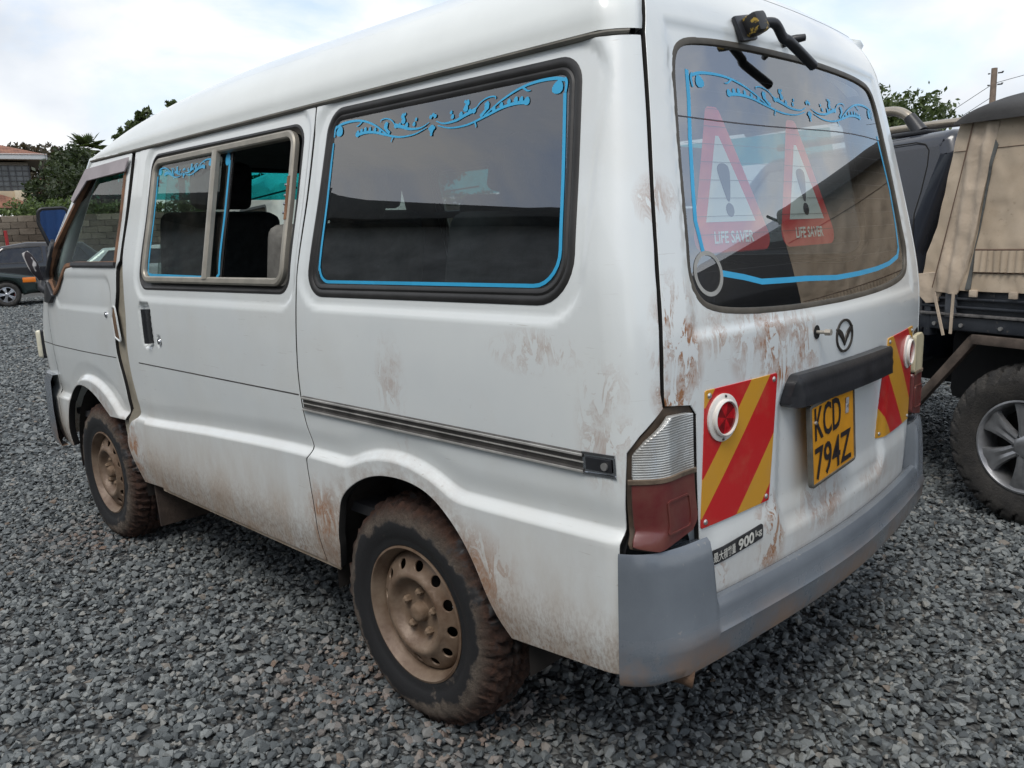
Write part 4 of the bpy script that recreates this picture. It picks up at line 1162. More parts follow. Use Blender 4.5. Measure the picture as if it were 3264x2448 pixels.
# door handles and locks
def cupped(name, parent, cx, cz, hu, hv, mcup):
    return panel('handle_cup', roundpoly([(cx-hu,cz-hv),(cx+hu,cz-hv),(cx+hu,cz+hv),(cx-hu,cz+hv)], .012, 4), [], SIDE, -1, .02, mcup, parent, h=-.006, lip=.01)
sweep('door_handle', [(1.487,.963),(1.487,1.093)], [(-.020,-.010),(-.019,.012),(-.010,.018),(.010,.018),(.020,.010),(.022,-.006)], SIDE, -1, CHROME if False else mat('black_gloss_handle', (.02,.021,.023), .15, var=.2, Coat_Weight=.6), sliding_door, closed=False)
for (u, z, par) in ((1.402,.974,sliding_door),(1.905,1.055,front_door)):
    o = lathe('door_lock', [(0,.004),(.007,.004),(.008,.002),(.012,.003),(.013,-.002)], CHROME, par, 18); o.location = Vector(SIDE(u, z))
hc = [(1.778,.950),(1.832,.966),(1.838,1.05),(1.822,1.09),(1.800,1.088),(1.790,1.05)]
panel('handle_cup', roundpoly(hc, .008, 3), [], SIDE, -1, .02, mat('rusty_handle_cup', (.09,.055,.03), .8, color2=(.22,.13,.07), scale=20), front_door, h=.0015, lip=.001)
sweep('handle_rim', resample(ccw(roundpoly(hc, .008, 3)), .01), [(.006,0),(.005,.004),(.0,.005),(-.003,.001)], SIDE, -1, PAINT, front_door)
# exhaust tail pipe
V, F = lathe_data([(.024,-.16),(.024,-.02),(.029,.0),(.027,.003),(.024,.0),(.021,-.02),(.021,-.16)], 28, lambda r, y, a, i: (r*(1+.08*math.cos(2*a)), y))
ex = mesh_obj('exhaust_pipe', V, F, mat('dull_exhaust_rust', (.075,.042,.025), .85, color2=(.15,.09,.055), scale=25, bump=.3), VAN); ex.location = (-.80,.675,.384); ex.rotation_euler = (R(-8), 0, R(118)); ex.data.set_sharp_from_angle(angle=R(40))

# ---------------------------------------------------------------- roof
def ksq(x): return smooth_tab([(.6,1.0),(1.0,.985),(1.4,.91),(1.7,.79),(1.9,.66),(2.05,.50),(2.15,.32),(2.22,.16),(2.28,.06)], x)
ROOFP = mat('roof_paint', (.74,.77,.745), .34, var=.04, scale=3, Coat_Weight=.5, Coat_Roughness=.12)
def roof():
    bm = bmesh.new()
    zs = [1.706,1.725,1.745,1.765,1.785,1.805,1.825,1.845,1.86]
    xs = list(np.linspace(2.17, -.52, 70))
    def sq(P): return Vector((P[0], P[1], 1.706+(P[2]-1.706)*ksq(P[0])))
    for s_ in (1, -1):
        rows = []
        for z in zs:
            row = []
            for u in list(xs)+[None]*9:
                if u is None: break
                row.append(Pu(u, z))
            g = ugap(z, .0035)
            for k in range(1, 10): row.append(Pu(xs[-1]+(g-xs[-1])*k/9, z))
            # soft swage along the roof side
            row = [(p[0], p[1]+.004*math.exp(-((z-1.752)/.012)**2), p[2]) for p in row]
            rows.append([bm.verts.new(sq((p[0], s_*p[1], p[2]))) for p in row])
        for a, b in zip(rows, rows[1:]):
            for i in range(len(a)-1): bm.faces.new((a[i], a[i+1], b[i+1], b[i]))
        # return edge into the tailgate gap
        eds = [(rows[i][-1], rows[i+1][-1]) for i in range(len(rows)-1)]
        for v0, v1 in eds:
            w0 = bm.verts.new(v0.co+Vector((.02,-.006*s_,-.004))); w1 = bm.verts.new(v1.co+Vector((.02,-.006*s_,-.004)))
            bm.faces.new((v0, v1, w1, w0))
    # crown
    nx, ny = 74, 44; z0 = 1.86; grid = []
    Wm = Wz(z0)
    for i in range(nx+1):
        row = []
        t = i/nx; t = t*t*(3-2*t)*.35+t*.65
        for j in range(ny+1):
            s = -1+2*j/ny; s = math.copysign(abs(s)**.8, s)
            y = s*Wm
            xr = Xrear(y*.9995, z0); xf = 2.17+.10*(1-s*s)
            x = xr+(xf-xr)*t
            e1 = Wm-abs(y); e2 = (x-xr); 
            e_ = 1/(1/max(e1,1e-4)**2+1/max(e2,1e-4)**2)**.5
            z = z0+.115*(1-math.exp(-e_/.13))
            row.append(bm.verts.new(sq((x, y, z))))
        grid.append(row)
    for a, b in zip(grid, grid[1:]):
        for j in range(ny): bm.faces.new((a[j], a[j+1], b[j+1], b[j]))
    bmesh.ops.remove_doubles(bm, verts=bm.verts, dist=.0015)
    o = bm_obj('roof', bm, ROOFP, VAN, smooth=True)
    # headliner
    V = []; F = []
    for i in range(13):
        for j in range(9):
            x = -.60+i/12*2.75; y = (-1+2*j/8)*.60; V.append((x, y, 1.66+(.10*(1-(j/4-1)**2))*ksq(x)))
    for i in range(12):
        for j in range(8): F.append((i*9+j, i*9+j+1, (i+1)*9+j+1, (i+1)*9+j))
    mesh_obj('headliner', V, F, mat('dark_headliner', (.05,.05,.05), .95, var=.2), VAN)
roof()

# ---------------------------------------------------------------- front end
def grid_obj(name, f, nu, nv, m, parent, flip=False):
    V = [f(i/nu, j/nv) for i in range(nu+1) for j in range(nv+1)]
    F = []
    for i in range(nu):
        for j in range(nv):
            q = (i*(nv+1)+j, (i+1)*(nv+1)+j, (i+1)*(nv+1)+j+1, i*(nv+1)+j+1)
            F.append(tuple(reversed(q)) if flip else q)
    return mesh_obj(name, V, F, m, parent)
def nose(i, j):
    z = .37+.74*j; s = 2*i-1
    uC = UF
    # u at the centre line for this height
    W = Ws(UF, z)-.02; ye = W-RF; th = math.atan(2*BF*ye); ye = W-RF*(1-math.sin(th)); xe = smooth_tab(XF, z)-BF*ye*ye
    tot = (xe-RF*math.cos(th)-UF)+RF*(PI/2-th)+ye
    u = 2.728+(UF+tot-2.728)*(1-abs(s)); P = Pf(u, z)
    return (P[0], math.copysign(P[1], s) if abs(s) > 1e-9 else 0.0, P[2])
grid_obj('front_panel', nose, 60, 34, PAINT, VAN)
def wscreen(i, j, d=0):
    s = 2*i-1; z = 1.11+(1.70-1.11)*j
    ys = .735+(.665-.735)*j; xs_ = 2.74+(2.19-2.74)*j; xc = 2.96+(2.285-2.96)*j
    return (xs_+(xc-xs_)*(1-s*s)-d*.7, s*ys, z+.012*math.sin(PI*j)-d*.5)
ws_ = grid_obj('windscreen', wscreen, 24, 14, GLASS_F, VAN)
grid_obj('tint_strip', lambda i, j: wscreen(.02+.96*i, .74+.26*j, .008), 24, 4, TEAL, ws_)
for s_ in (0.0, 1.0):
    tube('windscreen_pillar', [Vector(wscreen(s_, j/14))+Vector((0, .008 if s_ else -.008, 0)) for j in range(15)], .026, PAINT, VAN, 10)
tube('windscreen_header', [Vector(wscreen(i/16, 1.0))+Vector((-.01,0,.0)) for i in range(17)], .022, RUBBER, VAN, 8)
tube('windscreen_sill', [Vector(wscreen(i/16, 0.0)) for i in range(17)], .03, BLACKP, VAN, 8)
# front bumper
bm = bmesh.new(); rows = []
for i in range(41):
    P = Vector(nose(.015+i/40*.97, .22)); P.z = 0; Q = Vector(nose(.015+i/40*.97+.001, .22)); Q.z = 0
    T = (Q-P).normalized(); N = Vector((T.y, -T.x, 0)); N = N if N.dot(P-Vector((2.3,0,0))) > 0 else -N
    rows.append([bm.verts.new(P+N*h+Vector((0,0,z))) for h, z in ((-.02,.36),(.010,.357),(.022,.40),(.026,.55),(.022,.69),(.008,.72),(-.02,.72))])
for a, b in zip(rows, rows[1:]):
    for k in range(6): bm.faces.new((a[k], a[k+1], b[k+1], b[k]))
bm_obj('front_bumper', bm, BUMPER, VAN, angle=50)
# front indicator hanging at the corner
hl = empty('front_lamp'); hl.parent = VAN
Ph = Vector(Pf(3.01, .855)); Nh = Vector((.75,.66,0))
bm = bmesh.new(); bx(bm, Ph+Nh*.008, (.05,.05,.15), Matrix.Rotation(R(40), 4, 'Z'), .015, 3); bm_obj('lamp_housing', bm, BLACKP, hl, angle=40)
bm = bmesh.new(); bx(bm, Ph+Nh*.034, (.03,.06,.145), Matrix.Rotation(R(40), 4, 'Z'), .015, 3); bm_obj('lamp_lens', bm, mat('milky_lens', (.66,.63,.50), .25, var=.1), hl, angle=40)
# door mirror
MIRR = mat('mirror_glass', (.75,.78,.85), .03, 1.0)
dm = empty('door_mirror'); dm.parent = VAN
def mtrace(y, pts):
    return pts
Cm = Vector((2.665,.728,1.437)); ax = Vector((-.96,.28,-.008)).normalized(); hx = Vector((0,0,1)).cross(ax).normalized(); hz = ax.cross(hx)
mch = flat((Cm, hx, hz))
ml = roundpoly([(-.060,.085),(-.066,.02),(-.030,-.095),(.02,-.10),(.06,-.02),(.065,.09)], [.025,.05,.02,.02,.04,.025], 5)
sweep('mirror_housing', resample(ccw(ml), .02), [(-.008,.004),(.002,.006),(.008,.0),(.004,-.05),(-.03,-.085),(-.07,-.095)], mch, 1, BLACKP, dm)
panel('mirror_glass', offset2(ccw(resample(ml, .02)), -.006), [], mch, 1, .05, MIRR, dm, h=.001, lip=0)
tube('mirror_arm', [Cm+Vector((.03,0,-.09)), Cm+Vector((.03,.0,-.17)), Vector((2.67,.775,1.17))], [.022,.026,.03], BLACKP, dm, 10)
# black corner trim at the foot of the window
panel('mirror_mount', [(2.545,1.115),(2.60,1.085),(2.715,1.085),(2.70,1.25),(2.59,1.375),(2.572,1.345),(2.64,1.19)], [], SIDE, -1, .03, BLACKP, front_door, h=.016, lip=.016)
# cloth-wrapped stub of a second, lower mirror
ZEB = NT('striped_cloth'); _co = ZEB.coord(); _w = ZEB.n('ShaderNodeTexWave', {'Vector': (_co, 'Object'), 'Scale': 9.0, 'Distortion': 6.0, 'Detail': 2.0})
ZEB.bsdf(ZEB.ramp(_w, [(.45, (.03,.025,.03,1)), (.55, (.55,.53,.52,1))]), .85); ZEB = ZEB.m
lm_ = empty('lower_mirror'); lm_.parent = VAN
Lm = Vector((2.80,.800,1.235))
tube('cloth_wrap', curve_pts([Lm+Vector((.02,.03,.09)), Lm+Vector((.01,.01,.04)), Lm, Lm+Vector((0,-.03,-.07))], 5), [.008+.017*math.sin(PI*min(1,k/15*.9+.12)) for k in range(16)], ZEB, lm_, 10)
tube('mirror_arm', [Lm+Vector((0,-.02,-.06)), Vector((2.78,.79,1.15)), Vector((2.72,.77,1.12))], .02, BLACKP, lm_, 8)
# ---------------------------------------------------------------- wheels
def tyre_mat():
    n = NT('muddy_tyre'); co = n.coord(); sep = n.n('ShaderNodeSeparateXYZ', {0: (co, 'Object')})
    r2 = n.math('SQRT', n.math('ADD', n.math('POWER', (sep, 'X'), 2.0), n.math('POWER', (sep, 'Z'), 2.0)))
    nz = n.noise(13, 10, .7, (co, 'Object')); nb = n.noise(3.2, 4, .5, (co, 'Object'))
    band = n.n('ShaderNodeMapRange', {'Value': r2, 'From Min': .235, 'From Max': .272, 'To Min': -.20, 'To Max': .22})
    m = n.math('ADD', n.math('ADD', band, nz), n.math('MULTIPLY', n.math('SUBTRACT', nb, .5), 1.1))
    mud = n.ramp(m, [(.54, 0.0), (.66, 1.0)])
    tread = n.n('ShaderNodeMapRange', {'Value': r2, 'From Min': .268, 'From Max': .300, 'To Min': 0.0, 'To Max': 1.0})
    mudc = n.mixc(tread, n.ramp(n.noise(24, 6, .6, (co, 'Object')), [(.3, (.06,.046,.035,1)), (.7, (.155,.125,.098,1))]), n.ramp(n.noise(40, 6, .6, (co, 'Object')), [(.35, (.026,.013,.009,1)), (.7, (.085,.038,.022,1))]))
    c = n.mixc(mud, (.016,.016,.017), mudc)
    n.bsdf(c, n.math('ADD', n.math('MULTIPLY', mud, .35), .52), 0, n.bump(n.noise(85, 8, .75, (co, 'Object')), n.math('ADD', n.math('MULTIPLY', mud, .9), .12), .012))
    return n.m
TYRE = tyre_mat()
RIM = mat('dusty_steel_rim', (.10,.058,.034), .48, .15, color2=(.235,.175,.125), scale=9, bump=.15, bscale=70)
HUB = mat('rusty_hub', (.12,.075,.045), .8, color2=(.21,.15,.10), scale=22, bump=.25, bscale=90)
def rim_y(r):
    return smooth_tab([(0,-.028),(.045,-.028),(.070,-.028),(.084,-.021),(.094,-.004),(.103,.004),(.113,.003),(.124,-.006),(.152,-.020),(.164,-.030),(.170,-.042)], r)
def bumpfix(): pass
def make_wheel(van, loc, seed, side):
    w = empty('wheel', loc); w.parent = van
    if side < 0: w.rotation_euler = (0, 0, PI)
    prof = [(.182,-.010),(.190,.0),(.196,.004),(.206,.002),(.218,.008),(.240,.0155),(.262,.0155),(.282,.009),(.296,-.003),(.305,-.014),(.311,-.024),(.316,-.040),(.318,-.055),(.313,-.062),(.319,-.068),(.3195,-.085),(.314,-.092),(.3195,-.10),(.319,-.118),(.316,-.134),(.309,-.148),(.296,-.162),(.270,-.176),(.23,-.178),(.19,-.165),(.175,-.16)]
    def lump(r, y, a, i):
        if r > .268:
            k = sstep(.268, .305, r)
            v = Vector((math.cos(a)*9, math.sin(a)*9, y*38+seed))
            d = .007*mnoise.noise(v)+.008*mnoise.noise(v*3.1)+.009*mnoise.noise(v*7.3)
            if i < 20 and r > .30:
                lug = math.sin(52*a+(.0 if y > -.05 else 1.6)+y*30+2.2*mnoise.noise(v*.4))
                d += (.002 if lug > -.3 else -.005)*k
            if i in (13, 16): d -= .004
            return (r+d*k, y+.5*d*k)
        return (r, y)
    lathe('tyre', prof, TYRE, w, 260, lump, 60)
    lathe('rim_barrel', [(.1905,-.004),(.192,.004),(.186,.006),(.181,.0),(.178,-.012),(.171,-.02),(.168,-.045),(.166,-.075),(.168,-.15),(.18,-.16)], RIM, w, 72)
    hole_n = 12
    circ = lambda cx, cz, r, n: [(cx+r*math.cos(2*PI*k/n), cz+r*math.sin(2*PI*k/n)) for k in range(n)]
    holes = []
    for k in range(hole_n):
        a = 2*PI*k/hole_n+.1; c_, s_ = math.cos(a), math.sin(a)
        holes.append([(.1385*c_+(.0150*math.cos(t))*c_-(.0175*math.sin(t))*s_, .1385*s_+(.0150*math.cos(t))*s_+(.0175*math.sin(t))*c_) for t in np.linspace(0, 2*PI, 19)[:-1]])
    ych = lambda a, b: (a, rim_y(math.hypot(a, b)), b)
    panel('rim', circ(0, 0, .1685, 72), holes, ych, -1, .009, RIM, w, lip=.006, edge=.0015, bstep=.012)
    mesh_obj('brake_drum', *lathe_data([(0,-.085),(.15,-.085),(.155,-.15),(0,-.15)], 32), mat('dark_drum', (.006,.005,.004), .9), w)
    lathe('hub_cap', [(0,.000),(.014,.0),(.022,-.003),(.026,-.009),(.028,-.026),(.033,-.029),(.036,-.032)], HUB, w, 28)
    for k in range(5):
        a = 2*PI*k/5+.35
        o = lathe('wheel_nut', [(0,-.008),(.006,-.008),(.0075,-.012),(.011,-.015),(.012,-.032)], HUB, w, 6); 
        o.location = (.058*math.cos(a), 0, .058*math.sin(a))
    tube('valve_stem', [(-.150,-.035,.06),(-.156,-.008,.066)], .004, RIVET, w, 8)
    return w
for i, (x, s_) in enumerate(((0,1),(2.22,1),(0,-1),(2.22,-1))):
    make_wheel(VAN, (x, .785*s_, .312), i*3.7, s_)
# wheel housings, floor, axle, flaps
WELL = mat('dark_wheel_housing', (.018,.014,.011), .9, var=.3, scale=8)
for x, s_ in ((0,1),(2.22,1),(0,-1),(2.22,-1)):
    V = []; F = []
    n = 16
    for k in range(n+1):
        a = PI*k/n*1.06-.10; cx = x+.40*math.cos(a)-.02; cz = .315+.41*math.sin(a)
        V += [(cx, s_*.775, cz), (cx, s_*.50, cz)]
    for k in range(n): F.append((2*k, 2*k+1, 2*k+3, 2*k+2))
    F.append(tuple(2*k+1 for k in range(n+1)))
    mesh_obj('wheel_housing', V, F, WELL, VAN, smooth=False)
UND = mat('grimy_underbody', (.022,.018,.015), .9, var=.3, scale=5)
box('underbody', (1.08,0,.43), (1.36,1.54,.12), UND, VAN, .02)
box('underbody', (1.1,0,.47), (3.6,.96,.10), UND, VAN, .02)
box('underbody', (-.58,0,.47), (.40,1.3,.10), UND, VAN, .02)
sweep('sill_flange', [(x, .353) for x in np.linspace(1.60, .345, 40)], [(-.008,-.010),(-.008,-.004),(.008,-.006),(.008,-.012)], SIDE, -1, mat('rusty_sill', (.30,.22,.15), .8, color2=(.42,.36,.29), scale=16), VAN, closed=False)
tube('rear_axle', [(0,-.65,.31),(0,.65,.31)], .045, RUST, VAN, 12)
lathe('fuel_tank', [(0,.3),(.11,.29),(.12,.25),(.12,-.25),(.11,-.29),(0,-.3)], UND, VAN, 20).location = (1.0,.15,.36)
MUDF = mat('muddy_flap', (.05,.035,.026), .9, var=.35, scale=16, bump=.3)
box('mud_flap', (1.73,.66,.27), (.012,.22,.22), MUDF, VAN, .004, Matrix.Rotation(R(6), 4, 'Y'))
box('mud_flap', (1.73,-.66,.27), (.012,.22,.22), MUDF, VAN, .004, Matrix.Rotation(R(6), 4, 'Y'))

# ---------------------------------------------------------------- cabin
box('cabin_floor', (1.0,0,.545), (3.3,1.5,.03), TRIM, VAN, 0)
box('dashboard', (2.62,0,1.03), (.32,1.38,.24), TRIM, VAN, .05)
def seat(x, y, wd, hgt, m, hr=True):
    s = empty('seat', (x, y, .56)); s.parent = VAN
    box('cushion', (.20,0,.30), (.46,wd,.16), m, s, .05, seg=3)
    rot = Matrix.Rotation(R(-13), 4, 'Y')
    bm = bmesh.new(); bx(bm, Vector((-.075,0,.30+hgt/2)), (.13,wd,hgt), rot, .055, 4); bm_obj('backrest', bm, m, s, angle=60)
    if hr:
        for yy in ((0,) if wd < .7 else (-wd*.3, wd*.3)):
            bm = bmesh.new(); bx(bm, Vector((-.155,yy,.30+hgt+.10)), (.09,.25,.19), rot, .04, 4); bm_obj('headrest', bm, m, s, angle=60)
    box('seat_base', (.16,0,.11), (.40,wd*.9,.24), TRIM, s, .02)
    return s
seat(1.76,.40,.50,.60,FABRIC); seat(1.76,-.40,.50,.60,FABRIC)
seat(.92,.34,.62,.52,GREYF); seat(.86,-.42,.52,.62,FABRIC)
seat(.02,.36,.56,.52,FABRIC); seat(.02,-.36,.56,.52,FABRIC)
sw_ = empty('steering_wheel', (2.33,-.38,1.10)); sw_.parent = VAN; sw_.rotation_euler = (0, R(-32), 0)
tube('wheel_rim', [(0,.19*math.cos(a),.19*math.sin(a)) for a in np.linspace(0, 2*PI, 33)[:-1]], .014, BLACKP, sw_, 8, closed=True)
for a in (0, PI, -PI/2): tube('spoke', [(0,0,0),(0,.185*math.cos(a),.185*math.sin(a))], .012, BLACKP, sw_, 6)
tube('column', [(0,0,0),(.30,0,-.02)], .03, BLACKP, sw_, 8)
tube('grab_rail', [(1.55,-.715,1.425),(.42,-.715,1.425)], .018, BLACKP, VAN, 8)
# ---------------------------------------------------------------- generic bodies from a side outline
def slab_body(name, outline, W, r, m, parent, holes=(), step=.12, y0=0.0, taper=0.0, ztop=1.0, zbelt=.9):
    """closed body: the side outline swept across the width with rounded flanks; windows are real holes"""
    O = resample(ccw(outline), .05)
    def tp(z): return taper*max(0.0, (z-zbelt)/(ztop-zbelt))
    n = len(O); bm = bmesh.new(); rings = []
    secs = []
    for k in range(5): a = PI/2*k/4; secs.append((-(W-r*(1-math.sin(a))) if False else -W+r*(1-math.cos(a)), r*(1-math.sin(a))))
    secs += [(-s_, i_) for s_, i_ in reversed(secs)]
    for y, ins in secs:
        lp = offset2(O, -ins)
        rings.append([bm.verts.new((p[0], y0+math.copysign(max(0, abs(y)-tp(p[1])), y), p[1])) for p in lp])
    for a, b in zip(rings, rings[1:]):
        for i in range(n): bm.faces.new((a[i], a[(i+1) % n], b[(i+1) % n], b[i]))
    skin = bm_obj('body_shell', bm, m, parent, angle=50)
    inn = offset2(O, -r)
    for s_ in (-1, 1):
        ch = lambda u, v, s_=s_: (u, y0+s_*(W-tp(v)), v)
        panel('side_panel', inn, holes, ch, -s_, step, m, parent, h=.0005, lip=.02 if holes else 0, edge=.002, bstep=.05)
    return skin, [(lambda u, v, s_=s_: (u, y0+s_*(W-tp(v)), v)) for s_ in (1, -1)]
def alloy_wheel(parent, loc, r, wd, rr, spokes, tm, am, side, lugs=0, twist=0.0):
    w = empty('wheel', loc); w.parent = parent
    if side < 0: w.rotation_euler = (0, 0, PI)
    hw = wd/2
    prof = [(rr-.008,-.008),(rr+.004,.0),(rr+.014,.004),(r*.72,.012),(r*.82,.014),(r*.90,.006),(r*.955,-.008),(r*.982,-.026),(r,-.05),(r,-hw),(r,-wd+.05),(r*.98,-wd+.026),(r*.93,-wd+.0),(r*.8,-wd-.01),(rr,-wd+.01)]
    P2 = []
    for a, b in zip(prof, prof[1:]):
        for k in range(3): P2.append((a[0]+(b[0]-a[0])*k/3, a[1]+(b[1]-a[1])*k/3))
    P2.append(prof[-1])
    def fn(rad, y, a, i):
        if lugs and rad > r*.80:
            k = sstep(r*.80, r*.93, rad)
            ph = a*lugs/(2*PI)+ (.18*math.sin(rad*90))
            row = math.floor((y+wd)/.045); f = (ph+row*.5) % 1
            g = -.014 if f < .26 else .003
            if rad > r*.975 and ((y+wd) % .045) < .008: g = min(g, -.010)
            g += .0012*mnoise.noise(Vector((math.cos(a)*20, y*60, math.sin(a)*20)))
            return (rad+g*k, y+g*.35*k if y > -.05 else y)
        return (rad, y)
    lathe('tyre', P2, tm, w, 240 if lugs else 48, fn, 30 if lugs else 40)
    lathe('rim_barrel', [(rr,-.003),(rr+.004,.006),(rr-.004,.008),(rr-.010,-.002),(rr-.018,-.03),(rr-.022,-.09),(rr-.02,-wd+.02)], am, w, 56)
    mesh_obj('brake_disc', *lathe_data([(0,-.075),(rr*.8,-.075),(rr*.82,-.10),(0,-.10)], 32), mat('dark_brake', (.012,.012,.013), .6, .2), w)
    lathe('hub', [(0,.004),(.025,.004),(.034,.0),(.05,-.008),(.06,-.03),(.06,-.07)], am, w, 24)
    for k in range(spokes):
        a = 2*PI*k/spokes+twist
        bm = bmesh.new()
        st = [(.035,.026,-.004),(rr*.45,.030,-.002),(rr*.72,.042,-.002),(rr*.93,.060,-.006)]
        rows = []
        for rad, hw2, y in st:
            pts = [(-hw2,-.030),(-hw2*.9,y-.004),(-hw2*.45,y),(0,y-.006),(hw2*.45,y),(hw2*.9,y-.004),(hw2,-.030)]
            rows.append([bm.verts.new((rad*math.cos(a)-q*math.sin(a), yy, rad*math.sin(a)+q*math.cos(a))) for q, yy in pts])
        for A, B in zip(rows, rows[1:]):
            for i in range(6): bm.faces.new((A[i], A[i+1], B[i+1], B[i]))
        bm_obj('spoke', bm, am, w, angle=30)
        o = lathe('wheel_nut', [(0,.0),(.007,-.001),(.009,-.02)], CHROME, w, 6); o.location = (.045*math.cos(a+.5), -.003, .045*math.sin(a+.5))
    return w

# ---------------------------------------------------------------- pickup with canvas tilt beside the van
TRK = empty('pickup_truck', (-.87,-1.79,0), R(-20), 'dark blue pickup with beige canvas canopy beside the white minivan', 'truck')
NAVY = mat('dark_navy_paint', (.018,.022,.032), .22, var=.15, scale=4, Coat_Weight=.5)
OLDBLUE = NT('worn_blue_black_steel'); _co = OLDBLUE.coord()
_c = OLDBLUE.ramp(OLDBLUE.noise(7, 6, .6, (_co, 'Object')), [(.3, (.016,.020,.028,1)), (.7, (.042,.047,.055,1))])
_c = OLDBLUE.mixc(OLDBLUE.ramp(OLDBLUE.noise(26, 8, .75, (_co, 'Object')), [(.60, 0.0), (.66, .85)]), _c, (.15,.135,.115))
_c = OLDBLUE.mixc(OLDBLUE.ramp(OLDBLUE.noise(11, 8, .7, (_co, 'Object')), [(.62, 0.0), (.72, .8)]), _c, (.09,.055,.035))
OLDBLUE.bsdf(_c, .5, 0, OLDBLUE.bump(OLDBLUE.noise(60, 5, .6, (_co, 'Object')), .15, .006)); OLDBLUE = OLDBLUE.m
TT = mat('all_terrain_rubber', (.020,.019,.018), .72, color2=(.055,.05,.044), scale=11, bump=.4, bscale=110)
DALLOY = mat('dark_machined_alloy', (.36,.365,.375), .38, .75, var=.4, scale=7)
CANV = NT('beige_canvas'); _co = CANV.coord()
_c = CANV.ramp(CANV.noise(3.5, 8, .65, (_co, 'Object')), [(.3, (.40,.315,.225,1)), (.7, (.54,.45,.345,1))])
_c = CANV.mixc(CANV.ramp(CANV.noise(46, 5, .7, (_co, 'Object')), [(.60, 0.0), (.72, .45)]), _c, (.17,.125,.08))
_wv = CANV.n('ShaderNodeTexVoronoi', {'Vector': (_co, 'Object'), 'Scale': 420.0})
CANV.bsdf(_c, .92, 0, CANV.bump((_wv, 'Distance'), .15, .002)); CANV = CANV.m
CANV2 = mat('lighter_canvas_flap', (.50,.41,.315), .92, var=.16, scale=6, bump=.2, bscale=90)
CTOP = mat('black_canvas_top', (.028,.027,.026), .75, var=.3, scale=5, bump=.15, bscale=50)
THREAD = mat('brown_seam', (.14,.09,.065), .9)
TCH = lambda u, v: (u, 0.0, v)     # near side plane of the truck
def fold(u, v): return .018*mnoise.noise(Vector((u*7+v*1.5, v*2.2, 3)))+.007*mnoise.noise(Vector((u*13-v*9, v*5, 5)))+.004*mnoise.noise(Vector((u*19, v*9, 7)))
CCH = lambda u, v: (u, .012+fold(u, v)-.10*max(0, (v-1.0))*.55, v)
cs = [(.377,1.722),(.417,1.472),(.454,1.27),(.487,1.153),(.508,.992),(-.95,.992),(-.95,1.70)]
canopy = empty('canopy'); canopy.parent = TRK
panel('canvas_side', cs, [], CCH, -1, .03, CANV, canopy, lip=.012)
def flapch(u, v): P = CCH(u, v); return (P[0], P[1]+.012+.008*mnoise.noise(Vector((u*26, v*3.2, 1)))+.006*math.sin(u*95+v*6), P[2])
panel('canvas_flap', [(.318,1.707),(.205,1.692),(.239,1.435),(.273,1.166),(.322,.975),(.445,.985),(.400,1.217),(.352,1.48)], [], flapch, -1, .015, CANV2, canopy, lip=.014)
panel('canvas_corner', [(.512,1.06),(.516,.992),(.470,.930),(.424,.934),(.404,1.0),(.41,1.07)], [], lambda u, v: (u, CCH(u, v)[1]+.018+.01*math.sin(u*40), v), -1, .015, CANV2, canopy, lip=.012)
# pleated band
V = []; F = []
nz = 150
for i in range(nz+1):
    u = .258-i/nz*1.19
    for z in (1.165,1.075):
        V.append((u, CCH(u, z)[1]+.010+.007*math.sin(u*210)+.003*mnoise.noise(Vector((u*40,0,0))), z))
for i in range(nz): F.append((2*i, 2*i+1, 2*i+3, 2*i+2))
mesh_obj('pleated_band', V, F, CANV, canopy)
sweep('seam', [(u, 1.168) for u in np.linspace(.26, -.93, 60)], [(-.004,.002),(-.002,.005),(.002,.005),(.004,.002)], CCH, -1, THREAD, canopy, closed=False)
sweep('seam', [(u, 1.072) for u in np.linspace(.26, -.93, 60)], [(-.004,.002),(-.002,.005),(.002,.005),(.004,.002)], CCH, -1, THREAD, canopy, closed=False)
sweep('seam', [(.318-.003,1.70),(.345,1.48),(.393,1.217),(.438,1.0)], [(-.003,.024),(-.001,.027),(.001,.027),(.003,.024)], CCH, -1, THREAD, canopy, closed=False)
sweep('seam', [(u, 1.585+.01*u) for u in np.linspace(.395, -.93, 60)], [(-.0015,.001),(0,.003),(.0015,.001)], CCH, -1, THREAD, canopy, closed=False)
# dark strip beside the flap
panel('dark_strip', [(.203,1.60),(.230,1.435),(.262,1.166),(.262,.998),(.285,.998),(.262,1.17),(.242,1.40),(.214,1.62)], [], lambda u, v: (u, CCH(u, v)[1]+.006, v), -1, .03, mat('grey_strip', (.10,.105,.10), .8, var=.3, scale=30), canopy, lip=.004)
# black top
def ctop(i, j):
    u = .385-i*1.345
    hf = 1.0 if u < .26 else math.sqrt(max(0, 1-((u-.26)/.128)**2))
    zt = 1.722-.02*i+.015*0
    a = j*PI
    y = -.795+(.835-.02)*math.cos(a)*(1.0 if abs(math.cos(a)) > .5 else 1.0)
    arch = (math.sin(a)**.55)
    z = zt-.022+.115*hf*arch+.010*mnoise.noise(Vector((u*4, y*5, 2)))*arch+.05*hf*math.sin(a)**2
    return (u+.0, y-.045*0-.02*0, z)
grid_obj('canvas_top', ctop, 44, 30, CTOP, canopy)
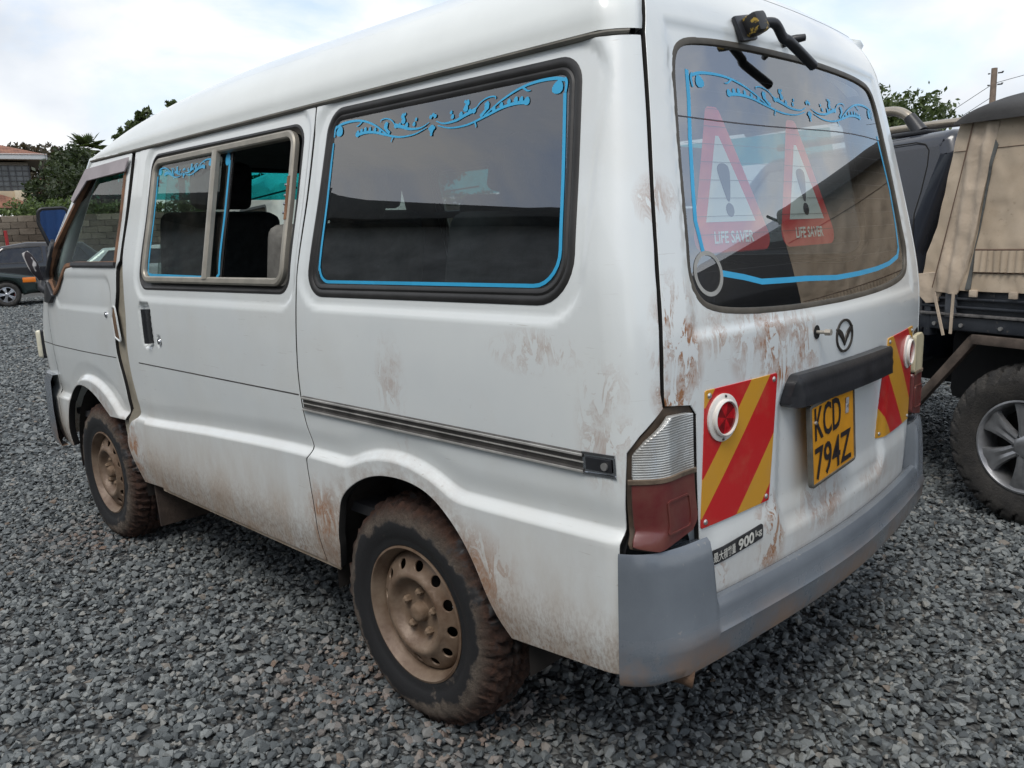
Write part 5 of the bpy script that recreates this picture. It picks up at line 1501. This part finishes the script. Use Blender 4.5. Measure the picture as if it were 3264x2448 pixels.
# front and far walls of the tilt
mesh_obj('canvas_front', [(.375,-.03,1.73),(.50,-.0,.99),(.50,-1.6,.99),(.375,-1.56,1.73)], [(0,1,2,3)], CANV, canopy, smooth=False)
mesh_obj('canvas_far_side', [(.377,-1.56,1.722),(.50,-1.6,.99),(-.95,-1.6,.99),(-.95,-1.56,1.70)], [(0,1,2,3)], CANV, canopy, smooth=False)
mesh_obj('canvas_rear', [(-.955,-.03,1.71),(-.955,.0,.99),(-.955,-1.6,.99),(-.955,-1.56,1.71)], [(0,1,2,3)], CANV, canopy, smooth=False)
for (a, b) in (((.425,.98),(.368,.79)),((.330,.98),(.334,.80))):
    sweep('strap', resample([a, b], .02, False), [(-.007,.0),(-.006,.004),(.006,.004),(.007,.0)], lambda u, v: (u, .030, v), -1, CANV2, canopy, closed=False)
for u in (.245,.07,-.1): box('canvas_tab', (u,.02,.982), (.035,.012,.03), CANV2, canopy, .003)
# load bed
bed = empty('load_bed'); bed.parent = TRK
box('bed_side', (-.24,-.02,.935), (1.48,.03,.115), OLDBLUE, bed, .006)
box('bed_side', (-.24,-.012,.845), (1.50,.04,.062), OLDBLUE, bed, .008)
box('bed_lip', (-.24,.004,.884), (1.50,.03,.012), mat('chipped_edge', (.05,.05,.052), .5, color2=(.20,.19,.18), scale=30), bed, .003)
box('bed_rail', (-.36,-.01,.782), (1.22,.05,.042), RUST if False else mat('rust_brown_rail', (.05,.038,.03), .75, color2=(.13,.10,.08), scale=14, bump=.2), bed, .006)
box('bed_rib', (-.24,.006,.918), (1.49,.012,.010), OLDBLUE, bed, .003); box('bed_rib', (-.24,.006,.955), (1.49,.012,.010), OLDBLUE, bed, .003)
for u_ in (.43,.30,.12): tube('bolt_head', [(u_,-.002,.838),(u_,.016,.838)], .009, RIVET, bed, 8)
box('bed_bracket', (.355,.006,.93), (.05,.02,.12), mat('grey_bracket', (.09,.10,.115), .5, var=.3, scale=20), bed, .004)
box('bed_post', (.47,-.02,.86), (.03,.06,.16), OLDBLUE, bed, .004)
box('bed_floor', (-.24,-.8,.83), (1.48,1.54,.05), OLDBLUE, bed, .004)
box('bed_far_side', (-.24,-1.58,.90), (1.48,.03,.17), OLDBLUE, bed, .006)
RR2 = mat('rust_brown_rail', (.05,.04,.03))
bm = bmesh.new(); A = Vector((.255,-.03,.785)); B = Vector((.60,-.03,.36)); d_ = B-A
bx(bm, (A+B)/2, (d_.length,.035,.042), Matrix.Rotation(math.atan2(-d_.z, d_.x), 4, 'Y'), .004); bm_obj('support_strut', bm, RR2, bed, angle=35)
DKCH = mat('black_chassis', (.010,.010,.011), .8, var=.3, scale=6)
box('chassis', (.7,-.38,.58), (4.2,.09,.16), DKCH, TRK, .01); box('chassis', (.7,-1.22,.58), (4.2,.09,.16), DKCH, TRK, .01)
box('inner_arch', (-.1,-.45,.62), (1.2,.5,.34), DKCH, TRK, .05)
tube('rear_axle', [(0,-1.5,.34),(0,-.1,.34)], .05, DKCH, TRK, 10)
for (x, y, s_) in ((0,-.005,1),(0,-1.595,-1),(2.85,-.02,1),(2.85,-1.58,-1)):
    alloy_wheel(TRK, (x, y, .345), .350, .25, .198, 6, TT, DALLOY, s_, lugs=30 if s_ > 0 and x == 0 else 0, twist=.52)
# cab
cab = empty('cab'); cab.parent = TRK
cab_o = roundpoly([(.560,.62),(2.25,.62),(2.30,1.12),(1.72,1.685),(.515,1.712),(.475,1.60),(.60,1.15)], [.06,.06,.08,.18,.06,.06,.05], 6)
cab_win = [roundpoly([(1.30,1.16),(2.06,1.16),(1.66,1.62),(1.30,1.63)], .04, 4)]
_, chs = slab_body('cab', cab_o, .775, .075, NAVY, cab, cab_win, y0=-.825, taper=.10, ztop=1.7, zbelt=1.1)
for ch_, s_ in zip(chs, (-1, 1)):
    panel('window_pane', cab_win[0], [], ch_, s_, .1, GLASS, cab, h=-.012, lip=0)
sweep('door_seam', [(.62,1.15),(.640,1.331),(.622,1.432),(.611,1.551),(.615,1.62),(.640,1.650),(.69,1.663),(1.2,1.655)], [(-.003,.0006),(-.003,.0012),(.003,.0012),(.003,.0006)], chs[0], -1, GAPM, cab, closed=False)
bon = roundpoly([(2.25,.55),(3.35,.50),(3.40,.95),(3.25,1.08),(2.25,1.16)], [.03,.08,.12,.12,.03], 5)
slab_body('bonnet', bon, .78, .08, NAVY, cab, [], y0=-.825)
CHAMP = mat('champagne_tube', (.42,.37,.30), .25, .7, var=.1, scale=8)
rb_ = empty('roof_bar'); rb_.parent = TRK
tube('bar_tube', curve_pts([(2.0,-.28,1.87),(1.25,-.28,1.866),(1.0,-.28,1.850),(.92,-.28,1.842),(.865,-.28,1.818),(.825,-.28,1.782),(.79,-.28,1.735)], 6), .024, CHAMP, rb_, 14)
tube('bar_boot', [(.842,-.28,1.803),(.775,-.28,1.722)], [.030,.036], BLACKP, rb_, 14)
box('bar_foot', (.80,-.28,1.718), (.20,.12,.02), BLACKP, rb_, .008)
tube('bar_tube', curve_pts([(1.9,-.45,1.772),(1.0,-.45,1.770),(.70,-.45,1.765),(.57,-.45,1.755),(.525,-.45,1.725),(.50,-.45,1.66)], 6), .022, CHAMP, rb_, 14)
# ---------------------------------------------------------------- background things, placed by bearing and distance from the yard gate
CX, CY, CZ = cam_o.location
def at(az, rho, z=0.0): return Vector((CX+rho*math.cos(R(az)), CY+rho*math.sin(R(az)), z))
def hz(slope, rho): return CZ+slope*rho
def leaf_mat(name, c1, c2):
    n = NT(name); geo = n.n('ShaderNodeNewGeometry')
    c = n.ramp((geo, 'Random Per Island'), [(0, (*c1, 1)), (1, (*c2, 1))])
    b = n.n('ShaderNodeBsdfPrincipled', {'Base Color': c, 'Roughness': .55})
    t = n.n('ShaderNodeBsdfTranslucent', {'Color': (c2[0]*1.3, c2[1]*1.4, c2[2], 1)})
    n.surf(n.n('ShaderNodeMixShader', {0: .22, 1: b, 2: t})); return n.m
LEAF1 = leaf_mat('dark_foliage', (.022,.035,.014), (.055,.075,.028))
LEAF2 = leaf_mat('mid_foliage', (.035,.055,.018), (.085,.115,.035))
LEAF3 = leaf_mat('reddish_foliage', (.04,.035,.018), (.085,.065,.04))
LEAF4 = leaf_mat('hedge_foliage', (.05,.085,.025), (.125,.17,.05))
BARK = mat('bark', (.06,.045,.032), .9, var=.35, scale=12, bump=.4)
def leaves(lobes, n, size, seed, flatten=1.0):
    rg = np.random.default_rng(seed); V = []; F = []
    wts = np.array([l[3]*l[4]*l[5] for l in lobes])**(2/3); wts /= wts.sum()
    cnt = rg.multinomial(n, wts); tot = 0; VV = []
    for (cx, cy, cz, rx, ry, rz), k in zip(lobes, cnt):
        d = rg.normal(size=(k, 3)); d /= np.linalg.norm(d, axis=1)[:, None]
        rr_ = rg.uniform(.45, 1.06, k)**.6
        # twig clumps: pull points towards random clump centres
        nc = max(4, k//14); cc = rg.normal(size=(nc, 3)); cc /= np.linalg.norm(cc, axis=1)[:, None]; cc *= (rg.uniform(.55, 1.12, nc))[:, None]
        pts = cc[rg.integers(0, nc, k)]+rg.normal(size=(k, 3))*.13
        mixm = rg.random(k) < .25
        pts[mixm] = d[mixm]*rr_[mixm][:, None]
        P = pts*np.array([rx, ry, rz])+np.array([cx, cy, cz])
        a = rg.normal(size=(k, 3)); a /= np.linalg.norm(a, axis=1)[:, None]
        b = np.cross(a, rg.normal(size=(k, 3))); b /= np.linalg.norm(b, axis=1)[:, None]
        s = (size*rg.uniform(.6, 1.35, k))[:, None]
        VV.append(np.stack([P-a*s, P+b*s*.45, P+a*s, P-b*s*.45], 1).reshape(-1, 3))
    VV = np.concatenate(VV); m = len(VV)//4
    return VV, np.arange(m*4).reshape(m, 4)
def np_mesh(name, V, F, m, parent):
    me = bpy.data.meshes.new(name); me.vertices.add(len(V)); me.vertices.foreach_set('co', V.astype(np.float32).ravel())
    k = F.shape[1]; me.loops.add(F.size); me.loops.foreach_set('vertex_index', F.astype(np.int32).ravel())
    me.polygons.add(len(F)); me.polygons.foreach_set('loop_start', np.arange(0, F.size, k, dtype=np.int32)); me.polygons.foreach_set('loop_total', np.full(len(F), k, np.int32))
    me.update(calc_edges=True); me.materials.append(m)
    o = bpy.data.objects.new(name, me); COL.objects.link(o); o.parent = parent
    return o
def tree(name, loc, height, crown_r, seed, m, label, cat='tree', n=5200, size=.16, trunk_h=.35, spread=1.0, group=None):
    rg = random.Random(seed)
    t = empty(name, loc, 0, label, cat, group)
    th = height*trunk_h
    lobes = []; limbs = []
    for i in range(11):
        a = rg.uniform(0, 2*PI); rr_ = crown_r*rg.uniform(.15, .75)*spread; zz = th+(height-th)*rg.uniform(.18, .86)
        s = crown_r*rg.uniform(.30, .52)
        lobes.append((rr_*math.cos(a), rr_*math.sin(a), zz, s, s, s*rg.uniform(.65, .95))); limbs.append((rr_*math.cos(a), rr_*math.sin(a), zz))
    V, F = leaves(lobes, n, size, seed); np_mesh('crown', V, F, m, t)
    Vt, Ft = tube_data(curve_pts([(0,0,0),(.1,.05,th*.6),(0,.1,th*1.1),(.05,0,height*.8)], 4), [height*.028*(1-k/15) for k in range(13)], 8)
    for L_ in limbs[:7]:
        v2, f2 = tube_data(curve_pts([(0,.05,th*.9),(L_[0]*.5,L_[1]*.5,(th+L_[2])/2),L_], 3), [height*.012*(1-k/9) for k in range(7)], 5)
        b = len(Vt); Vt = Vt+v2; Ft = Ft+[tuple(a+b for a in f) for f in f2]
    mesh_obj('trunk', Vt, Ft, BARK, t)
    return t
# wall frame: perpendicular to the bearing -20 degrees, 33 m away
WAZ = -19.0; WR = 33.0; WO = at(WAZ, WR); wdir = Vector((math.sin(R(WAZ)), -math.cos(R(WAZ)), 0)); WRZ = math.atan2(wdir.y, wdir.x)
BLK = NT('weathered_stone_block'); _co = BLK.coord(); _oi = BLK.n('ShaderNodeObjectInfo'); _g = BLK.n('ShaderNodeNewGeometry')
_t = BLK.ramp((_oi, 'Random'), [(0, (.10,.082,.062,1)), (.5, (.175,.15,.12,1)), (1, (.29,.255,.205,1))])
_s = BLK.ramp(BLK.noise(.55, 6, .65, (_g, 'Position')), [(.35, (.55,.5,.46,1)), (.65, (1.15,1.12,1.08,1))])
BLK.bsdf(BLK.mixc(1.0, _t, _s, 'MULTIPLY'), .93, 0, BLK.bump(BLK.noise(14, 6, .7, (_g, 'Position')), .6, .03)); BLK = BLK.m
BLKD = mat('mortar', (.15,.128,.104), .95, var=.2, scale=4)
wall = empty('boundary_wall', WO, WRZ, 'grey stone block boundary wall below the clipped hedge', 'wall')
box('wall_core', (0,.14,1.30), (46,.20,2.60), BLKD, wall, 0)
rg = random.Random(3); bl = []
for v in range(3):
    bm = bmesh.new(); bx(bm, Vector((0,0,0)), (.476,.10,.211), None, .012, 1); o = bm_obj('stone_block', bm, BLK, wall, angle=40); bl.append(o.data)
    if v: bpy.data.objects.remove(o)
    else: first = o
k = 0
for r_ in range(12):
    for c_ in range(24):
        x = -6.6+c_*.485+(.24 if r_ % 2 else 0)
        if k == 0: o = first
        else:
            o = bpy.data.objects.new('stone_block', bl[rg.randrange(3)]); COL.objects.link(o); o.parent = wall
        o.location = (x, rg.uniform(-.012,.012), .11+r_*.218); o.rotation_euler = (0, rg.uniform(-.008,.008), rg.uniform(-.01,.01)); k += 1
bm = bmesh.new()
for r_ in range(12):
    for x in list(np.arange(-22.6,-6.9,.485))+list(np.arange(5.3,22.6,.485)):
        bx(bm, Vector((x+(.24 if r_ % 2 else 0), rg.uniform(-.012,.012), .11+r_*.218)), (.47,.10,.205), None, 0)
rest = bm_obj('far_blocks', bm, BLK, wall); rest['kind'] = 'stuff'
# hedge on top
hl_ = []
for i in range(92): hl_.append((-22.5+i*.49, .55, 2.72+.12*math.sin(i*1.7)+.08*math.sin(i*.6), .50, .45, .42))
V, F = leaves(hl_, 30000, .075, 11); hedge = np_mesh('hedge', V, F, LEAF4, None); hedge.location = WO; hedge.rotation_euler = (0,0,WRZ)
tag(hedge, 'clipped bright green hedge running along the top of the stone wall', 'hedge')
# red post in front of the wall
p_ = at(-14.45, 30); tg_ = tube('red_post', [p_, p_+Vector((-.08,.05,2.05))], .05, mat('red_oxide_paint', (.35,.03,.03), .5, var=.2), None, 10); tag(tg_, 'thin red post leaning against the stone wall', 'post')
# ---------------------------------------------------------------- house
HAZ = -13.2; HR = 47.0; HO = at(HAZ, HR); hd = Vector((math.sin(R(HAZ)), -math.cos(R(HAZ)), 0)); HRZ = math.atan2(hd.y, hd.x)
HO.z = -.38
house = empty('house', HO, HRZ, 'cream house with steel grid windows and white roof eaves behind the hedge', 'house')
CREAM = mat('cream_render', (.52,.42,.29), .85, var=.12, scale=2)
WHT = mat('white_fascia', (.68,.68,.66), .5, var=.06)
TILE = NT('red_roof_tiles'); _co = TILE.coord(); _w = TILE.n('ShaderNodeTexWave', {'Vector': (_co, 'Object'), 'Scale': 2.2, 'Distortion': .4}, bands_direction='X'); _w2 = TILE.n('ShaderNodeTexWave', {'Vector': (_co, 'Object'), 'Scale': 1.6, 'Distortion': .3}, bands_direction='Y')
TILE.bsdf(TILE.ramp(TILE.noise(2.5, 6, .6, (_co, 'Object')), [(.3, (.14,.06,.04,1)), (.7, (.28,.13,.08,1))]), .85, 0, TILE.bump(TILE.math('MULTIPLY', _w, _w2), .6, .05)); TILE = TILE.m
ppm = 40.6    # nominal scale used to size the facade
zf = lambda dy: 1.317+(548-dy)/44.0
xr = 2.35                      # right corner of the house in its own frame
box('wall', (-3.1,.9,zf(420)), (10.9,5,.8), CREAM, house, .01)
box('wall', (xr-.42,-1.72,zf(418)), (.75,.3,.72), mat('pale_render', (.66,.58,.42), .8, var=.06), house, .01)
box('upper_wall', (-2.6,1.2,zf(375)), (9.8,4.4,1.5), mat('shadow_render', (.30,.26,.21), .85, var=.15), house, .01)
win = box('window', (-.65,-1.03,zf(376)), (5.9,.06,1.20), mat('window_glass_far', (.10,.11,.12), .08, var=.4, scale=2), house, 0)
bm = bmesh.new()
for i in range(22): bx(bm, Vector((-3.58+i*.28, -1.09, zf(376))), (.03 if i % 3 else .07,.04,1.20), None, 0)
for j in range(6): bx(bm, Vector((-.65, -1.085, zf(376)-.58+j*.235)), (5.9,.035,.03), None, 0)
bm_obj('glazing_bars', bm, mat('dark_steel_bar', (.05,.05,.055), .5), win)
box('fascia', (-2.5,-1.6,zf(333)), (11.0,.12,.26), WHT, house, .01)
box('fascia', (xr+.70,1.2,zf(333)), (.12,5.6,.26), WHT, house, .01)
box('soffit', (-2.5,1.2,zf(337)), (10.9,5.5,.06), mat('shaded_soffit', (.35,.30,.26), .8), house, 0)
mesh_obj('roof', [(-9,-1.7,zf(329)),(xr+.75,-1.7,zf(329)),(xr+.75,4.1,zf(329)),(-9,4.1,zf(329)),(-9,1.2,zf(285)),(xr-2.3,1.2,zf(285))], [(0,1,5,4),(1,2,5),(2,3,4,5)], TILE, house, smooth=False)
mesh_obj('lower_roof', [(-6,-3.2,zf(436)),(2.6,-3.2,zf(440)),(.6,-1.9,zf(404)),(-6,-1.9,zf(400)),(2.6,-1.9,zf(440))], [(0,1,2,3),(1,4,2)], TILE, house, smooth=False)
rw_ = tag(empty('distant_house', at(-18.3, 66), HRZ), 'dark red hipped roof peeping between the trees', 'house')
box('wall', (0,0,2.0), (5,5,6.0), CREAM, rw_, .02)
mesh_obj('roof', [(-3.2,-3,5.2),(3.2,-3,5.2),(3.2,3,5.2),(-3.2,3,5.2),(-1,0,7.9),(1,0,7.9)], [(0,1,5,4),(1,2,5),(2,3,4,5),(3,0,4)], TILE, rw_, smooth=False)
# ---------------------------------------------------------------- trees
TG = 'trees behind the boundary wall'
tree('broadleaf_tree', at(-17.75, 43), 6.2, 1.7, 21, LEAF1, 'dark bushy tree right beside the cream house', n=6500, size=.12, trunk_h=.12, group=TG)
tree('broadleaf_tree', at(-18.7, 40), 5.5, 2.1, 22, LEAF1, 'dark tree between the reddish tree and the van windscreen', n=6500, size=.12, trunk_h=.12, group=TG)
tree('broadleaf_tree', at(-16.9, 54), 8.3, 2.3, 23, LEAF3, 'reddish leaved tree rising behind the house eaves', n=5000, size=.15, trunk_h=.25, group=TG)
tree('broadleaf_tree', at(-19.6, 49), 6.8, 1.9, 24, LEAF2, 'lighter green tree below the palm crown', n=5000, size=.14, trunk_h=.2, group=TG)
tree('broadleaf_tree', at(-21.35, 56), 9.3, .75, 25, LEAF2, 'leftmost small treetop showing over the white van roof', n=1300, size=.17, trunk_h=.4, group=TG)
tree('broadleaf_tree', at(-22.4, 56), 10.3, .8, 26, LEAF2, 'middle treetop showing over the white van roof', n=1400, size=.17, trunk_h=.4, group=TG)
tree('broadleaf_tree', at(-24.5, 56), 11.0, .8, 27, LEAF2, 'rightmost treetop showing over the white van roof', n=1400, size=.17, trunk_h=.4, group=TG)
for i, (az_, h_) in enumerate(((-27,5.2),(-31,6.0),(-35,5.4),(-40,6.2))):
    tree('broadleaf_tree', at(az_, 46+i), h_, 2.6, 40+i, LEAF1, ['dark tree seen through the windscreen side of the van','dark tree seen through the open sliding window','dark tree hidden mostly behind the van body','dark tree at the far end of the hedge'][i], n=4000, size=.16, trunk_h=.15, group=TG)
tree('broadleaf_tree', at(-71.5, 42), 7.25, 2.7, 31, LEAF2, 'large green tree behind the pickup roof bars', n=9000, size=.15, trunk_h=.2)
tree('broadleaf_tree', at(-74.6, 70), 9.3, 1.5, 33, LEAF2, 'small distant tree beside the black canvas top', n=2500, size=.16, trunk_h=.4)
# palm
pm = empty('palm_tree', at(-19.35, 50), 0, 'palm with spiky crown above the trees', 'palm')
ph_ = 6.7
tube('trunk', [(0,0,0),(.05,0,ph_*.5),(0,.05,ph_)], [.22,.17,.15], BARK, pm, 8)
rg = random.Random(9); V = []; F = []
for k in range(46):
    a = rg.uniform(0, 2*PI); el = rg.uniform(-.35, 1.35); ln = rg.uniform(.8, 1.15)
    d_ = Vector((math.cos(a)*math.cos(el), math.sin(a)*math.cos(el), math.sin(el))); s_ = d_.cross(Vector((0,0,1))).normalized(); u_ = s_.cross(d_)
    hub = Vector((0,0,ph_))+d_*ln*.35
    for q in range(13):
        t = -1.15+2.3*q/12; dd = (d_*math.cos(t)+s_*math.sin(t)).normalized(); L_ = ln*(.75-.22*abs(t))*rg.uniform(.85,1.1)
        b = len(V); sd2 = (dd.cross(u_)).normalized()*.028
        V += [hub-sd2, hub+sd2, hub+dd*L_*.6+sd2*1.1, hub+dd*L_+Vector((0,0,-.12*L_)), hub+dd*L_*.6-sd2*1.1]; F.append((b,b+1,b+2,b+3,b+4))
mesh_obj('crown', V, F, LEAF2, pm, smooth=False)
# ---------------------------------------------------------------- utility pole and wires
pp = at(-75.86, 40)
pole = empty('utility_pole', pp, 0, 'wooden utility pole with insulators above the canvas canopy', 'pole')
tube('post', [(0,0,0),(0,0,7.15)], [.15,.115], mat('weathered_pole', (.20,.15,.115), .9, var=.2, scale=5), pole, 12)
pd = Vector((math.sin(R(-75.86)), -math.cos(R(-75.86)), 0))
for z in (6.95, 6.5):
    tube('insulator', [pd*.13+Vector((0,0,z)), pd*.30+Vector((0,0,z)), pd*.30+Vector((0,0,z+.05))], [.03,.03,.05], BLACKP, pole, 8)
    tube('insulator', [-pd*.13+Vector((0,0,z)), -pd*.22+Vector((0,0,z))], [.025,.03], BLACKP, pole, 8)
WIRE = mat('wire', (.05,.05,.05), .6)
for i, (z, zz) in enumerate(((6.55,3.6),(6.05,3.0))):
    A = pp+Vector((0,0,z)); B = at(-66.5, 52, zz); C_ = (A+B)/2-Vector((0,0,.35))
    w_ = tube('overhead_wire', curve_pts([A, C_, B], 8), .012, WIRE, None, 5); tag(w_, ('upper' if i == 0 else 'lower')+' overhead wire running left from the utility pole', 'wire', 'overhead wires')
A = pp+Vector((0,0,6.55)); B = at(-95, 40, 9.5); w_ = tube('overhead_wire', curve_pts([A, (A+B)/2-Vector((0,0,.3)), B], 8), .012, WIRE, None, 5); tag(w_, 'overhead wire running right and up from the utility pole', 'wire', 'overhead wires')
# ---------------------------------------------------------------- parked vehicles
def car(name, loc, rz, paint, label, cat, bonnet_open=False, van=False, group=None):
    c = empty(name, loc, rz, label, cat, group)
    arch = lambda cx, r: [(cx+r*math.cos(a), .31+r*math.sin(a)) for a in np.linspace(0, PI, 13)]
    if van:
        Lr, Lf, W = -.95, 3.35, .83
        out = [(Lr,.40),(-.37,.36)]+[(x, z) for x, z in reversed(arch(0,.36))]+[(.37,.34),(2.05,.34)]+[(x, z) for x, z in reversed(arch(2.42,.36))]+[(2.79,.36),(3.30,.42),(Lf,.85),(3.22,1.08),(2.72,1.66),(2.3,1.93),(-.5,1.97),(-.86,1.84),(-.98,1.1)]
        wins = [roundpoly([(-.70,1.20),(.55,1.20),(.55,1.66),(-.62,1.66)], .08, 5), roundpoly([(.70,1.20),(1.72,1.20),(1.72,1.66),(.70,1.66)], .06, 5), roundpoly([(1.84,1.20),(2.74,1.20),(2.46,1.56),(2.25,1.66),(1.84,1.66)], .05, 5)]
        wb = 2.42; tp_, zt, zb = .11, 1.95, 1.1
    else:
        Lr, Lf, W = -.95, 3.25, .83
        out = [(Lr,.38),(-.36,.30)]+[(x, z) for x, z in reversed(arch(0,.35))]+[(.36,.26),(2.16,.26)]+[(x, z) for x, z in reversed(arch(2.52,.35))]+[(2.88,.28),(3.22,.34),(3.27,.58),(3.20,.74),(2.1,.93),(1.42,1.34),(.85,1.42),(-.45,1.38),(-.95,1.0),(-1.02,.6)]
        wins = [roundpoly([(-.62,.96),(.42,.96),(.42,1.31),(-.32,1.31)], .05, 4), roundpoly([(.52,.96),(1.88,.96),(1.36,1.29),(.52,1.32)], .05, 4)]
        wb = 2.52; tp_, zt, zb = .17, 1.42, .90
    _, chs = slab_body(name, out, W, .09, paint, c, wins, taper=tp_, ztop=zt, zbelt=zb)
    GL = glass_mat('car_glass', (.12,.14,.14), 1.6) if 'cg' not in MATS else MATS['cg']; MATS['cg'] = GL
    for ch_, s_ in zip(chs, (-1, 1)):
        for w_ in wins: panel('window_pane', w_, [], ch_, s_, .2, GL, c, h=-.01, lip=0)
        for w_ in wins: sweep('window_seal', resample(ccw(w_), .06), [(.012,.0),(.01,.004),(-.012,.004),(-.014,-.01)], ch_, s_, RUBBER, c)
    for x in (0, wb):
        for s_ in (1, -1): alloy_wheel(c, (x, s_*.80, .31), .315, .20, .19, 5, TT, mat('silver_alloy', (.45,.46,.48), .3, .8, var=.2), s_)
    dk = box('floor_pan', (wb/2,0,.40), (3.9,1.3,.16), DKCH, c, .02)
    for s_ in (1, -1):
        if van:
            box('tail_lamp', (Lr-.0,s_*.70,.90), (.06,.12,.34), REDL, c, .015)
            box('head_lamp', (Lf-.04,s_*.60,.80), (.08,.30,.18), mat('lamp_clear', (.6,.6,.58), .1), c, .02)
            box('door_line', (1.78,s_*.832,.78), (.008,.004,.80), GAPM, c, 0); box('door_line', (.62,s_*.832,.78), (.008,.004,.80), GAPM, c, 0)
            box('door_line', (.0,s_*.80,1.735), (3.6,.012,.012), GAPM, c, 0)
        else:
            box('indicator', (3.05,s_*.79,.66), (.30,.10,.13), mat('amber_lens', (.75,.20,.02), .2), c, .02)
            box('head_lamp', (3.20,s_*.56,.66), (.14,.36,.14), mat('lamp_clear', (.6,.6,.58), .1), c, .02)
            box('bumper', (3.22,s_*.40,.45), (.16,.82,.16), paint, c, .04)
    if bonnet_open:
        bm = bmesh.new(); bx(bm, Vector((2.42,0,1.33)), (1.08,1.36,.035), Matrix.Rotation(R(-44), 4, 'Y'), .012); bm_obj('bonnet', bm, paint, c, angle=35)
        box('engine_bay', (2.6,0,.90), (.95,1.3,.10), DKCH, c, .02)
        tube('bonnet_edge', curve_pts([(2.03,.70,.97),(2.25,.70,1.19),(2.55,.70,1.48),(2.82,.70,1.74)], 4), .014, mat('pale_edge', (.5,.5,.5), .4), c, 6)
    return c
DGREEN = mat('dark_green_paint', (.012,.024,.022), .2, var=.15, scale=3, Coat_Weight=.6)
SILV = mat('pale_silver_paint', (.55,.57,.57), .3, .2, var=.05, Coat_Weight=.5)
fa = -105.0
P_w = Vector((22.0,-3.85,0))
car('parked_car', P_w-Vector((math.cos(R(fa))*2.52, math.sin(R(fa))*2.52, 0))-Vector((math.cos(R(fa+90))*.8, math.sin(R(fa+90))*.8, 0))*(-1), R(fa), DGREEN, 'dark green car with orange indicator in front of the stone wall', 'car')
bk_ = car('parked_car', at(-17.35, 25.5), R(72), mat('black_car_paint', (.010,.010,.012), .18, Coat_Weight=.6), 'black car between the dark green car and the stone wall', 'car'); bk_.scale = (1,1,1.14)
car('parked_car', at(-20.6, 24)+Vector((0,0,0)), R(-112), SILV, 'pale silver car seen through the front door window of the van', 'car')
CREAMW = mat('cream_white_van_paint', (.66,.65,.60), .3, var=.04, Coat_Weight=.4)
car('parked_van', at(-33.5, 8.6), R(-16), CREAMW, 'cream white van seen through the open sliding window', 'van', van=True)
# ---------------------------------------------------------------- what the side glass mirrors: a long low shed across the yard
shed = empty('storage_shed', (20,13.4,0), R(-5), 'long dark storage building across the yard mirrored in the side windows', 'building')
SH = mat('dark_sheet_wall', (.30,.31,.31), .8, var=.3, scale=.8)
box('wall', (0,0,3.7), (60,5,7.4), SH, shed, .02)
box('roof', (0,0,7.55), (61,6.2,.3), mat('grey_sheet_roof', (.09,.095,.095), .6, var=.2, scale=1), shed, .02)
box('roof_tank', (-7,0,8.1), (2.2,2,.9), SH, shed, .05); box('roof_tank', (1,0,8.0), (4.5,2,.6), SH, shed, .05)
for i in range(9): box('door', (-26+i*6.3,-2.53,1.4), (3.0,.06,2.8), mat('shed_door', (.12,.11,.095), .7, var=.2, scale=1), shed, .01)
cont = empty('shipping_container', (-12.5,5.4,0), R(73), 'blue shipping container behind the photographer, mirrored in the door mirror', 'container')
CB = mat('blue_container_paint', (.03,.10,.27), .5, var=.2, scale=1.5)
box('body', (0,0,1.35), (5.9,2.3,2.45), CB, cont, .03)
bm = bmesh.new()
for i in range(28): bx(bm, Vector((-2.75+i*.204,-1.165,1.35)), (.10,.05,2.3), None, .01, 1)
for i in range(28): bx(bm, Vector((-2.75+i*.204,1.165,1.35)), (.10,.05,2.3), None, .01, 1)
bm_obj('corrugation', bm, CB, cont)
for sx in (-1, 1):
    for sy in (-1, 1): box('corner_post', (sx*2.93,sy*1.14,1.35), (.16,.16,2.6), CB, cont, .02)
car('parked_van', (-3.0,-2.9,0), R(-104), mat('black_van_paint', (.012,.013,.015), .2, Coat_Weight=.6), 'black van behind the pickup, seen only mirrored in the rear window', 'van', van=True)
